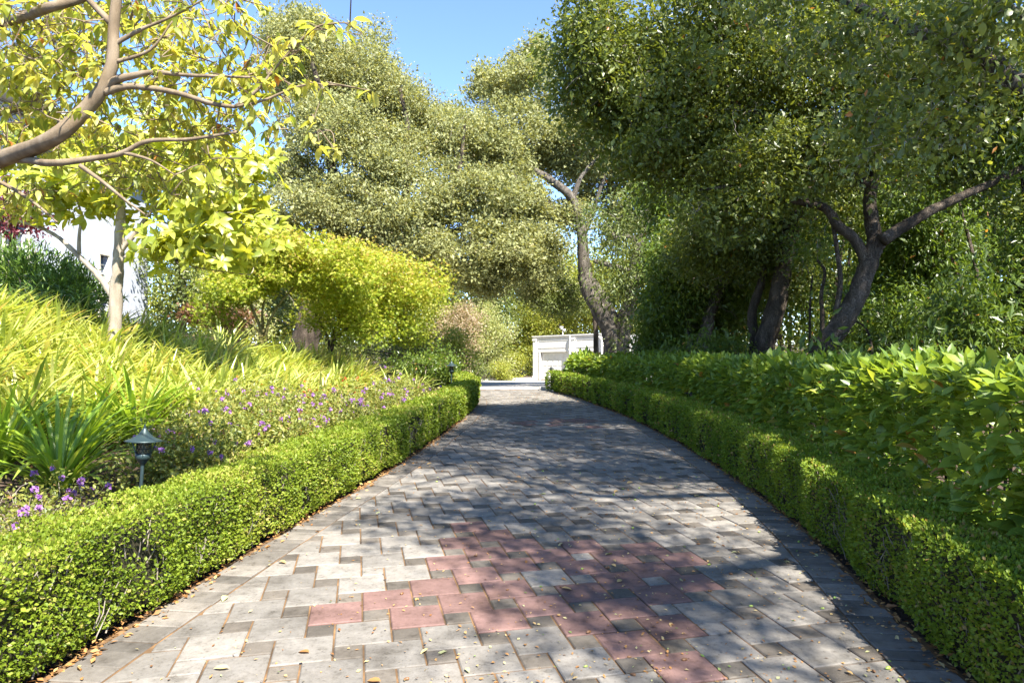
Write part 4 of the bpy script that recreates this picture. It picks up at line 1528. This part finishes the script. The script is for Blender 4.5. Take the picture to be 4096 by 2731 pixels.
# ---- oak with the forked trunk by the garage
D = 27.
base = at(2455, 1440, D)
base[2] = float(ground_z(base[0], base[1])) - .1
co = tree_root('live_oak_tree', 'live oak with low forked rugged trunk in front of the garage', 'tree', base)
Lo = trunk(co, M['bark_oak'], [
    ([base] + pts3([(2450, 1400), (2440, 1330), (2395, 1240), (2350, 1160), (2335, 1080), (2330, 950), (2290, 800), (2200, 720), (2090, 660)], D), .42, .13),
    (pts3([(2470, 1340), (2430, 1230), (2380, 1150), (2360, 1110)], 27.2), .3, .2), (pts3([(2360, 1120), (2320, 1000), (2370, 850), (2420, 700)], 27.5), .16, .06),
    ([base + np.array([.25, .1, 0])] + pts3([(2490, 1320), (2520, 1220), (2535, 1130), (2545, 1040), (2570, 950), (2600, 800), (2620, 600)], 27), .38, .13),
    (pts3([(2530, 1090), (2470, 1070), (2420, 1055), (2375, 1045)], 26.8), .13, .08), (pts3([(2560, 960), (2500, 945), (2460, 950), (2440, 915), (2400, 905), (2350, 920)], 27), .11, .04),
    (pts3([(2290, 800), (2330, 700), (2420, 600)], 27), .12, .05), (pts3([(2330, 900), (2240, 860), (2160, 760)], 27.2), .1, .04)])
blobs = [Bl(2120, 560, 28, 210, 150, 2.4), Bl(2330, 600, 29, 220, 170, 2.4), Bl(2550, 560, 29, 240, 180, 2.4), Bl(2080, 800, 27, 170, 120, 1.8), Bl(2170, 980, 26, 130, 110, 1.4), Bl(2090, 1060, 25.6, 170, 100, 1.5),
         Bl(2420, 480, 29, 260, 150, 2.4), Bl(2170, 1150, 29, 130, 80, 1.3), Bl(2080, 380, 29, 170, 110, 2), Bl(1960, 340, 30, 120, 70, 1.5), Bl(2250, 880, 27.5, 130, 80, 1.2, .6), Bl(2560, 800, 29, 150, 170, 1.6, .8), Bl(2450, 760, 30, 130, 120, 1.2, .6), Bl(2500, 900, 30.5, 90, 60, .9, .5), Bl(2330, 780, 30, 90, 80, .9, .6),
         Bl(2120, 260, 30, 120, 100, 1.6), Bl(2450, 960, 29.6, 100, 50, .8, .3), Bl(1950, 1130, 25.5, 110, 60, 1)]
C = crown(co, M['oakl'], sublobes(blobs), ncl=11000, per=14, cr=.14, tm=T_KITE, length=.09, aspect=.58, gap=.25, lump=.4, seed=5., power=.36, inner=.8, lvar=.35)
fix(twigs('twigs', co, M['twig'], C[::14], Lo + [C[::60]], .006, .04, 3, .15, 2.5), co)

base = at(2385, 1440, 29)
base[2] = float(ground_z(base[0], base[1])) - .1
so = tree_root('young_oak_tree', 'slim straight-trunked oak between the garage door and the forked oak', 'tree', base)
Lo = trunk(so, M['bark_dark'], [([base] + pts3([(2384, 1350), (2378, 1270), (2372, 1180), (2360, 1050)], 29), .13, .06), (pts3([(2376, 1230), (2300, 1150), (2200, 1110)], 29), .05, .02)])
C = crown(so, M['backd'], [Bl(2300, 1180, 28.5, 110, 60, 1.2), Bl(2200, 1180, 28.8, 140, 60, 1.2), Bl(2250, 1230, 28.6, 130, 40, 1.)], ncl=900, per=11, cr=.16, tm=T_KITE, length=.09, aspect=.5, gap=.2)
fix(twigs('twigs', so, M['twig'], C[::10], Lo, .01), so)

# ---- the shaded oaks along the laurel hedge
D = 10.2
base = at(3265, 1460, D)
base[2] = float(ground_z(base[0], base[1])) - .1
t1 = tree_root('live_oak_tree', 'shaded oak with stout trunk leaning over behind the laurel hedge, forking into three', 'tree', base)
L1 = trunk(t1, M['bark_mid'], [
    ([base] + pts3([(3290, 1420), (3350, 1320), (3410, 1220), (3455, 1110), (3490, 1010), (3520, 950)], D), .175, .12),
    (pts3([(3470, 1060), (3420, 960), (3350, 900), (3310, 840), (3240, 815), (3150, 800)], D), .09, .05),
    (pts3([(3505, 990), (3490, 900), (3480, 800), (3500, 600), (3450, 350), (3300, 150)], 10.5), .13, .05),
    (pts3([(3530, 960), (3640, 890), (3790, 810), (3950, 740), (4150, 640)], 10), .095, .045),
    (pts3([(3345, 1250), (3362, 1130), (3350, 1010), (3330, 880)], 10.25), .045, .03),
    (pts3([(3500, 600), (3700, 400), (3900, 200)], 10.5), .08, .03), (pts3([(3490, 750), (3200, 550), (2900, 400), (2700, 350)], 10.5), .09, .025), (pts3([(3150, 800), (2950, 750), (2800, 760)], D), .05, .015)])
bl1 = [Bl(3300, 300, 10.5, 420, 300, 1.6), Bl(2950, 350, 10.6, 330, 280, 1.5), Bl(3650, 300, 10.5, 420, 320, 1.6), Bl(3000, 650, 10.4, 280, 190, 1.2), Bl(3350, 600, 10.2, 330, 140, 1.2), Bl(2650, 350, 10.6, 280, 230, 1.3),
       Bl(3950, 450, 10.2, 300, 250, 1.3), Bl(2450, 260, 10.8, 220, 210, 1.1), Bl(2900, 850, 10.4, 220, 120, 1.0), Bl(3200, 50, 11, 600, 180, 2), Bl(3700, 0, 11, 500, 200, 2), Bl(2330, 100, 10.8, 190, 160, 1.0),
       Bl(2600, 600, 10.4, 200, 130, 1.0), Bl(3850, 720, 10.6, 160, 140, .6, .5), Bl(3620, 700, 9.6, 90, 150, .4, .5), Bl(4050, 820, 10.2, 140, 120, .6, .5), Bl(3120, 780, 10.2, 150, 100, .7, .6)]
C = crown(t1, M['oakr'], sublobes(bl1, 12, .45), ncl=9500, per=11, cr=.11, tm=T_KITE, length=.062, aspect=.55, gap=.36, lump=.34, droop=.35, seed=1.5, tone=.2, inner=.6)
C1 = C
fix(twigs('twigs', t1, M['twig'], C[::3], L1 + [C[RNG.integers(0, len(C), 900)]], .005, .02, 3, .18, 2.2), t1)

D = 14
base = at(3045, 1450, D)
base[2] = float(ground_z(base[0], base[1])) - .1
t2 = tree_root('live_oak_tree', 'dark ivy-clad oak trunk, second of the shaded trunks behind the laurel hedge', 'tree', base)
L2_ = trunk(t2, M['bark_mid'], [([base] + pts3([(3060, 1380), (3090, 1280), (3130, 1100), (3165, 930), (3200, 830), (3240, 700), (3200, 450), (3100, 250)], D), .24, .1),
                               ([base + np.array([-.2, .3, 0])] + pts3([(3020, 1400), (3010, 1250), (3060, 1050), (3020, 800)], 14.4), .14, .06),
                               (pts3([(3165, 930), (3050, 800), (2900, 650), (2750, 560)], D), .1, .03)])
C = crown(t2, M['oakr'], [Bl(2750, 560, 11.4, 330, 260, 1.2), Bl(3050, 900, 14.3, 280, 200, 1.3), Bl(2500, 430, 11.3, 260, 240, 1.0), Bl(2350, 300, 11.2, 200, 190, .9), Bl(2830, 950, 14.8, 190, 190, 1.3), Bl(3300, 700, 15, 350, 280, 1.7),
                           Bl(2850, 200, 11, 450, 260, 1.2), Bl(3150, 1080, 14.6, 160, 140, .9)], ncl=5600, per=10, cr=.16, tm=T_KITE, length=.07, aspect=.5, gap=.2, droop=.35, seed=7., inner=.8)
fix(twigs('twigs', t2, M['twig'], C[::9], L2_, .008, .02), t2)

D = 17
base = at(2790, 1450, D)
base[2] = float(ground_z(base[0], base[1])) - .1
t3 = tree_root('live_oak_tree', 'slanting oak trunk between the forked oak and the ivy-clad trunk', 'tree', base)
L3_ = trunk(t3, M['bark_oak'], [([base] + pts3([(2800, 1420), (2825, 1320), (2840, 1250), (2880, 1150), (2950, 1020), (2900, 850)], D), .2, .1),
                               ([base + np.array([.1, .2, 0])] + pts3([(2760, 1390), (2750, 1300), (2755, 1180), (2740, 1020)], 17.3), .12, .06)])
C = crown(t3, M['bay'], [Bl(2760, 1000, 17.5, 170, 170, 1.4), Bl(2710, 1190, 17.5, 120, 130, 1.2), Bl(2900, 1150, 17.8, 190, 170, 1.4), Bl(2680, 800, 18.5, 150, 160, 1.3), Bl(2690, 1350, 18, 110, 80, 1.0), Bl(2800, 1300, 19, 250, 130, 1.2),
                          Bl(2670, 1040, 16.5, 80, 90, .8), Bl(2640, 1230, 17.5, 75, 120, .9), Bl(2610, 1370, 18, 60, 70, .8)], ncl=3600, per=11, cr=.16, tm=T_KITE, length=.1, aspect=.38, gap=.1, droop=.5, inner=.7)
fix(twigs('twigs', t3, M['twig'], C[::10], L3_, .009), t3)

# near oak just out of the picture, whose outer sprays hang into the top corner and shade the drive
base = np.array([6.6, 3.2, .1])
t0 = tree_root('live_oak_tree', 'oak spray with large blue-green leaves hanging down close to the camera', 'tree', base)
hub = np.array([6.0, 3.4, 3.6])
L0_ = trunk(t0, M['bark_oak'], [([base, base * .5 + hub * .5 + np.array([.1, 0, 0]), hub], .28, .22), ([hub, at(4300, 350, 5.2), at(3900, 200, 5.6), at(3500, 60, 6.2), at(3100, -150, 6.6)], .12, .03),
                               ([hub, (5.0, 2.5, 6.0), (3.9, 1.6, 7.3), (3.0, 2.3, 7.9), (2.2, 1.3, 8.1)], .11, .02), ([hub, (5.2, .5, 6.5), (3.6, -1.5, 7.8)], .15, .05), ([hub, at(4250, 100, 5), at(3950, -150, 5.2)], .09, .03),
                               ([hub, (6.4, 4, 7), (5.5, 5, 9)], .14, .05), ([hub, (6.8, 1.0, 6.6), (6.6, -1.5, 8.6)], .14, .05)])
bl0 = [Bl(3800, 150, 5.6, 380, 230, .8), Bl(3400, 130, 6.2, 330, 170, .7), Bl(3850, 470, 5.4, 240, 160, .5), Bl(3480, 480, 5.9, 190, 260, .45), Bl(3950, 60, 5, 260, 200, .6), Bl(3100, 0, 6.6, 260, 160, .6)]
C0, O0 = clusters(bl0, 760, .55, .3)
per = 8
lb = (C0[:, None] + RNG.normal(size=(len(C0), per, 3)) * .075).reshape(-1, 3)
O = np.repeat(O0, per, 0)
n = len(lb)
la_ = unit(O * .3 + RNG.normal(size=(n, 3)) * .8 + np.array([0, 0, -.45]))
ln_ = unit(np.array([0, -.3, .7]) + RNG.normal(size=(n, 3)) * .6)
lL = .062 * np.clip(RNG.normal(1, .25, n), .5, 1.5)
vis = (np.abs(lb[:, 0] / lb[:, 1]) < .745) & (np.abs((lb[:, 2] - CAMZ) / lb[:, 1]) < .495)
own = np.argsort(np.where(vis, lb[:, 1], 99))[:300]
keep = np.ones(n, bool)
keep[own] = False
fix(tag(link('spray', leaf_mesh('spray', T_OVAL, lb[keep], la_[keep], ln_[keep], lL[keep], lL[keep] * .55, np.clip(RNG.normal(.45, .22, keep.sum()), 0, 1), True), M['oakr'], t0), kind='stuff'), t0)
ov = []
for v in range(8):
    me = leaf_mesh('oak_leaf', T_LONG, np.zeros((1, 3)), np.array([[0, 1., 0]]), np.array([[0, 0, 1.]]), 1., .56, [.1 + v * .1], True)
    me.materials.append(M['oakr'])
    ov.append(me)
leaf_objects('leaf', ov, lb[own], la_[own], ln_[own], lL[own], t0, -np.array(t0.location))
fix(twigs('twigs', t0, M['twig'], C0, L0_ + [C0[::5]], .003, .0, 3, .18, 1.6), t0)
wb = lambda x, y, z, rx, ry, rz, w=1.: (np.array([x, y, z]), np.array([rx, ry, rz]), w)  # overhead lobes out of view, placed for the dapples they cast on the drive
C = crown(t0, M['oakr'], [wb(2.9, .9, 7.4, 1.3, 1.1, .7), wb(3.95, -.8, 7.5, 1.15, 1.7, .9), wb(6, 4, 9, 2, 2, 1.5), wb(4.3, 2.4, 8, 1.7, 1.5, 1.1), wb(2.6, 3.2, 8.4, 1.3, 1.4, .9),
                          wb(4.4, 5.2, 8.6, 1.7, 1.5, 1.1), wb(7.5, 6, 8, 1.6, 1.6, 1.2), wb(2.9, 5.6, 8.0, 1.2, 1.2, .8), wb(3.6, 7.4, 7.8, 1.5, 1.0, .9)],
          ncl=5200, per=12, cr=.21, tm=T_KITE, length=.085, aspect=.6, gap=.12, droop=.3, power=.6, seed=3.3)

# ---- dark bay laurels and undergrowth that close the wood on the shaded side
def bay(label, px, D, w_m, h, ncl, seed, mat='bay', ll=.1, name='bay_tree', cat='tree', nst=4):
    x = (px - CX) / FPX * D
    base = np.array([x, D, float(ground_z(x, D))])
    r = tree_root(name, label, cat, base)
    limbs = []
    for k in range(nst):
        a = base + np.array([RNG.normal(0, .25), RNG.normal(0, .25), 0])
        limbs.append(([a, a + np.array([RNG.normal(0, .3), RNG.normal(0, .3), h * .35]), a + np.array([RNG.normal(0, .5), RNG.normal(0, .5), h * .8])], .07 + .05 * RNG.random(), .02))
    L_ = trunk(r, M['bark_dark'], limbs, n=8)
    bls = []
    for k in range(9):
        t = RNG.random()
        bls.append((base + np.array([RNG.normal(0, .5) * w_m, RNG.normal(0, .3) * w_m, h * (.12 + .85 * t)]), np.array([w_m * .5, w_m * .45, h * .17]), 1.))
    C = crown(r, M[mat], bls, ncl=ncl, per=11, cr=.17, tm=T_KITE, length=ll, aspect=.34, droop=.9, gap=.12, seed=seed, flat=.3, inner=.4)
    fix(twigs('twigs', r, M['twig'], C[::9], L_, .006, .03), r)


bay('drooping dark bay tree at the edge of the picture behind the laurel hedge', 4230, 10.2, 1.5, 4.6, 2600, 1)
bay('drooping dark bay tree right of the leaning oak trunk', 3750, 13.5, 2.0, 5.2, 2800, 2)
bay('dark bay tree far behind the leaning oak trunk', 3350, 18, 2.8, 6.5, 1900, 3, ll=.12)
bay('dark bay tree deep in the wood at the edge of the picture', 3950, 17, 3.2, 7.5, 2200, 4, ll=.12)
bay('dark bay tree deep in the wood behind the ivy-clad oak', 3050, 21, 3.0, 7, 1300, 5, ll=.13)
bay('bay tree behind the slanting oak trunk', 2750, 24, 3.2, 8, 1300, 6, 'backd', .14)
bay('green tree deep in the wood between the dark bays', 3600, 26, 4, 10, 1300, 7, 'back', .17)
bay('tall tree closing the wood behind the picture edge', 4250, 25, 4, 12, 1200, 8, 'backd', .17)
bay('tall green tree beyond the shaded oaks', 3150, 32, 5, 14, 1300, 9, 'back', .2)
for k, (px, D, lab) in enumerate(((3440, 9.6, 'leafy low shrub at the foot of the leaning oak'), (2900, 14, 'shrub between the oak trunks above the laurel hedge'), (2720, 19, 'pale-leaved shrub beside the forked oak'), (3700, 9.0, 'low dark shrub behind the laurel hedge, right of the leaning oak'))):
    bay(lab, px, D, .7 + D * .015, 1.15 + .02 * D, 260, 20 + k, 'bay' if k != 2 else 'laurel', .09, 'shrub', 'shrub', 3)


# bare slender stems
for k, (pts_, D, r0, lab) in enumerate(((([(3280, 1420), (3290, 1300), (3285, 1180), (3300, 1090), (3270, 1040)]), 11.5, .045, 'thin crooked bare stem left of the leaning oak'),
                                       (([(3240, 1440), (3240, 1250), (3250, 1100)]), 12.5, .03, 'thin straight dark stem left of the leaning oak, farther back'),
                                       (([(3500, 1420), (3480, 1350), (3400, 1270)]), 11.5, .03, 'short slanting stem right of the leaning oak'))):
    P = pts3(pts_, D)
    P[0][2] = float(ground_z(P[0][0], P[0][1]))
    r = tree_root('sapling', lab, 'sapling', P[0])
    Ls_ = trunk(r, M['bark_dark'], [(P, r0, r0 * .5)], n=8)
    C = crown(r, M['bay'], [(np.array(P[-1]) + np.array([0, 0, .4]), np.array([.5, .4, .5]), 1.)], ncl=60, per=8, cr=.12, tm=T_KITE, length=.09, aspect=.35, droop=.6)
    fix(twigs('twigs', r, M['twig'], C[::6], Ls_, .005), r)


# ---- far trees and shrubs round the forecourt
def far_tree(label, px, D, w_m, h, ncl, mat, ll, seed, name='tree', low=.25, per=11, base_z=None, trunkr=.18, cat='tree', gap=.2, lobes=9):
    x = (px - CX) / FPX * D
    z = float(ground_z(x, D)) if base_z is None else base_z
    base = np.array([x, D, z])
    r = tree_root(name, label, cat, base)
    top = base + np.array([RNG.normal(0, .3), 0, h * .8])
    limbs = [([base, base * .6 + top * .4 + RNG.normal(0, .25, 3), top], trunkr, .04)]
    for k in range(4):
        q = base + (top - base) * RNG.uniform(.3, .6)
        limbs.append(([q, q + np.array([RNG.normal(0, .3) * w_m, RNG.normal(0, .3) * w_m, h * .2]), q + np.array([RNG.normal(0, .5) * w_m, RNG.normal(0, .4) * w_m, h * .35])], trunkr * .5, .02))
    L_ = trunk(r, M['bark_dark'], limbs, n=8)
    bls = []
    for k in range(lobes):
        t = low + (1 - low) * (k + .5) / lobes
        wid = w_m * (.65 + .5 * math.sin(t * 2.6))
        bls.append((base + np.array([RNG.uniform(-.6, .6) * wid, RNG.uniform(-.5, .5) * wid, h * t]), np.array([wid * .55, wid * .5, h * .16]), 1.))
    C = crown(r, M[mat], bls, ncl=ncl, per=per, cr=ll * 1.9, tm=T_KITE, length=ll, aspect=.55, gap=gap, seed=seed)
    fix(twigs('twigs', r, M['twig'], C[::14], L_, .012, .05), r)
    return r


far_tree('grey-green feathery small tree across the forecourt', 1950, 47, 2.0, 5.2, 1300, 'feather', .13, 1, 'feathery_tree', .1, trunkr=.1)
far_tree('pinkish-topped shrub left of the feathery tree', 1840, 42, 1.5, 4.6, 800, 'pinkish', .12, 2, 'flowering_shrub', .3, trunkr=.07, cat='shrub')
far_tree('bright green tree between the feathery tree and the garage', 2075, 58, 2.6, 6.6, 1100, 'back', .16, 3, low=.1)
far_tree('yellow-green shrub at the garage corner', 2040, 48.5, .9, 1.9, 420, 'back', .12, 4, 'shrub', .1, trunkr=.04, cat='shrub')
far_tree('low bright shrub behind the far kerb', 2010, 45.5, .9, 1.2, 300, 'back', .1, 5, 'shrub', .1, trunkr=.04, cat='shrub')
far_tree('low shrub behind the kerb below the pinkish shrub', 1900, 43.5, 1.1, 1.3, 320, 'backd', .1, 6, 'shrub', .1, trunkr=.04, cat='shrub')
far_tree('green shrub between the maple and the far kerb', 1780, 34, 1.4, 2.6, 600, 'back', .11, 7, 'shrub', .1, trunkr=.06, cat='shrub')
far_tree('dark shrub below the spreading maple', 1650, 27, 1.3, 2.0, 500, 'backd', .1, 8, 'shrub', .1, trunkr=.06, cat='shrub')
far_tree('tall tree behind the garage roof', 2250, 60, 4.5, 11, 1600, 'back', .22, 9)
far_tree('tall tree behind the forked oak', 2480, 62, 5, 13, 1600, 'back', .24, 10)
far_tree('dark tree behind the feathery tree', 1900, 58, 4.5, 10, 1500, 'backd', .22, 11)
far_tree('tree behind the spreading maple', 1600, 48, 4.5, 9, 1500, 'back', .2, 12, low=.08)
far_tree('dark tree behind the great oak trunk', 1380, 42, 4.5, 8, 1500, 'backd', .18, 13, low=.06)
far_tree('dark evergreen beside the white house corner', 720, 24, 1.7, 6.5, 1300, 'backd', .12, 14, low=.05)
far_tree('green tree between the house and the great oak', 980, 34, 3.2, 7.5, 1300, 'backd', .16, 15, low=.05)
far_tree('pale silvery shrub behind the golden maple stems', 960, 20, 1.0, 1.9, 420, 'feather', .09, 16, 'shrub', .1, trunkr=.04, cat='shrub')
far_tree('tall tree at the far end of the wood', 2750, 55, 5, 13, 1500, 'back', .24, 17)
far_tree('dark green shrub behind the last lantana', 1720, 20.5, .9, 1.2, 380, 'bay', .09, 18, 'shrub', .08, trunkr=.04, cat='shrub')
far_tree('tall tree at the very back of the forecourt', 2040, 75, 6, 12, 1500, 'back', .3, 19, low=.05)

far_labels = ['pale green', 'dark green', 'yellow-green', 'grey-green']
for k, (px, D, w_, h_, m_) in enumerate(((200, 60, 6, 9, 'backd'), (800, 55, 5, 9, 'back'), (1050, 62, 6, 10, 'backd'), (1250, 58, 5, 8, 'back'), (1480, 66, 6, 10, 'backd'), (1700, 62, 5, 10, 'back'),
                                         (1850, 80, 7, 12, 'backd'), (2180, 85, 7, 13, 'backd'), (2350, 72, 6, 12, 'back'), (2600, 75, 6, 13, 'backd'), (2900, 60, 6, 13, 'backd'), (3300, 48, 6, 13, 'back'), (3700, 42, 6, 13, 'backd'), (4150, 40, 6, 13, 'back'))):
    far_tree(['leafy tree of the far wood closing the view behind the garden', 'darker leafy tree of the far wood closing the view'][m_ == 'backd'], px, D, w_, h_, 900, m_, .34, 40 + k, low=.03, gap=.05, per=10)['group'] = ['pale trees of the far wood', 'dark trees of the far wood'][m_ == 'backd']

# ------------------------------------------------------------------ fallen leaves, acorns and mulch
dl = []
for v in range(6):
    me = leaf_mesh('fallen_leaf', T_LONG, np.zeros((1, 3)), np.array([[0, 1., 0]]), np.array([[0, 0, 1.]]), 1., RNG.uniform(.38, .55), [.08 + v * .16], True)
    co_ = np.empty(len(me.vertices) * 3, np.float32)
    me.vertices.foreach_get('co', co_)
    co_ = co_.reshape(-1, 3)
    co_[:, 2] += .25 * np.abs(co_[:, 0]) + .2 * (co_[:, 1] - .5) ** 2
    me.vertices.foreach_set('co', co_.ravel())
    me.materials.append(M['deadleaf'])
    dl.append(me)
for k in range(70):
    y = 3.0 + 7 * RNG.random() ** 1.5
    u = RNG.beta(2.2, 1.3) if k % 4 else RNG.random() * .12
    x = float(left_x(y) + .05 + u * (right_x(y) - left_x(y) - .1))
    l_ = RNG.uniform(.035, .075)
    o = link('fallen_leaf', dl[RNG.integers(6)], None, None, (x, y, .006), (RNG.normal(0, .2), RNG.normal(0, .2), RNG.random() * 6.28))
    o.scale = (l_, l_, l_)
    tag(o, 'dry curled leaf lying on the driveway pavers', 'fallen leaf', 'dry leaves fallen on the driveway')
ac = MB().lathe([(.0, -.012), (.005, -.0105), (.0068, -.004), (.0062, .004), (.003, .011), (.0, .0135)], 8).mesh('acorn', True)
ac.materials.append(M['acorn'])
acg = ac.copy()
acg.materials.clear()
acg.materials.append(M['acorn_green'])
for k in range(60):
    y = 3.0 + 5 * RNG.random() ** 1.4
    x = float(left_x(y) + .3 + RNG.beta(2.6, 1.2) * (right_x(y) - left_x(y) - .4))
    g_ = k % 3 == 0
    o = link('acorn', acg if g_ else ac, None, None, (x, y, .007), (1.57, 0, RNG.random() * 6.28))
    s_ = RNG.uniform(.8, 1.25)
    o.scale = (s_, s_, s_)
    tag(o, 'small green acorn fallen on the driveway pavers' if g_ else 'small brown acorn fallen on the driveway pavers', 'acorn', 'green acorns on the driveway' if g_ else 'brown acorns on the driveway')
n = 3600
y = 3.0 + 17 * RNG.random(n) ** 1.5
u = RNG.beta(2.0, 1.15, n)
x = left_x(y) + .05 + u * (right_x(y) - left_x(y) - .1)
a = RNG.random(n) * 6.28
L = RNG.uniform(.007, .024, n) * (1 + y * .03)
me = leaf_mesh('leaf_litter', T_KITE, np.stack([x, y, np.full(n, .005)], 1), np.stack([np.cos(a), np.sin(a), RNG.uniform(0, .5, n)], 1), np.tile([0, 0, 1.], (n, 1)) + RNG.normal(0, .25, (n, 3)), L, L * .6, np.clip(RNG.normal(.45, .3, n), 0, 1))
tag(link('leaf_litter', me, M['deadleaf']), 'scattered crumbs of acorn caps and leaf on the paving', 'litter', kind='stuff')
# litter caught at the feet of the hedges
n = 2600
y = 2.5 + 18 * RNG.random(n) ** 1.4
sd = RNG.random(n) < .5
x = np.where(sd, left_x(y) + RNG.normal(.0, .05, n), right_x(y) - RNG.normal(.0, .05, n))
a = RNG.random(n) * 6.28
L = RNG.uniform(.015, .05, n)
me = leaf_mesh('leaf_litter', T_KITE, np.stack([x, y, np.abs(RNG.normal(.006, .008, n))], 1), np.stack([np.cos(a), np.sin(a), RNG.uniform(-.1, .5, n)], 1), np.tile([0, 0, 1.], (n, 1)) + RNG.normal(0, .4, (n, 3)), L, L * .55, np.clip(RNG.normal(.25, .2, n), 0, 1))
tag(link('leaf_litter', me, M['deadleaf']), 'brown leaf litter gathered along the feet of the box hedges', 'litter', kind='stuff')
# bark mulch of the bed
n = 9000
y = 2.6 + 13 * RNG.random(n) ** 1.3
d = .02 + 4.2 * RNG.random(n)
x = left_x(y) - HEDGE_T - d
a = RNG.random(n) * 6.28
L = RNG.uniform(.015, .06, n)
me = leaf_mesh('mulch', T_KITE, np.stack([x, y, ground_z(x, y) + np.abs(RNG.normal(.008, .012, n))], 1), np.stack([np.cos(a), np.sin(a), RNG.normal(0, .3, n)], 1), np.tile([0, 0, 1.], (n, 1)) + RNG.normal(0, .4, (n, 3)), L, L * .45, np.clip(RNG.normal(.5, .3, n), 0, 1))
tag(link('mulch', me, M['chip']), 'bark chips and dry leaf mulch in the flower bed', 'mulch', kind='stuff')
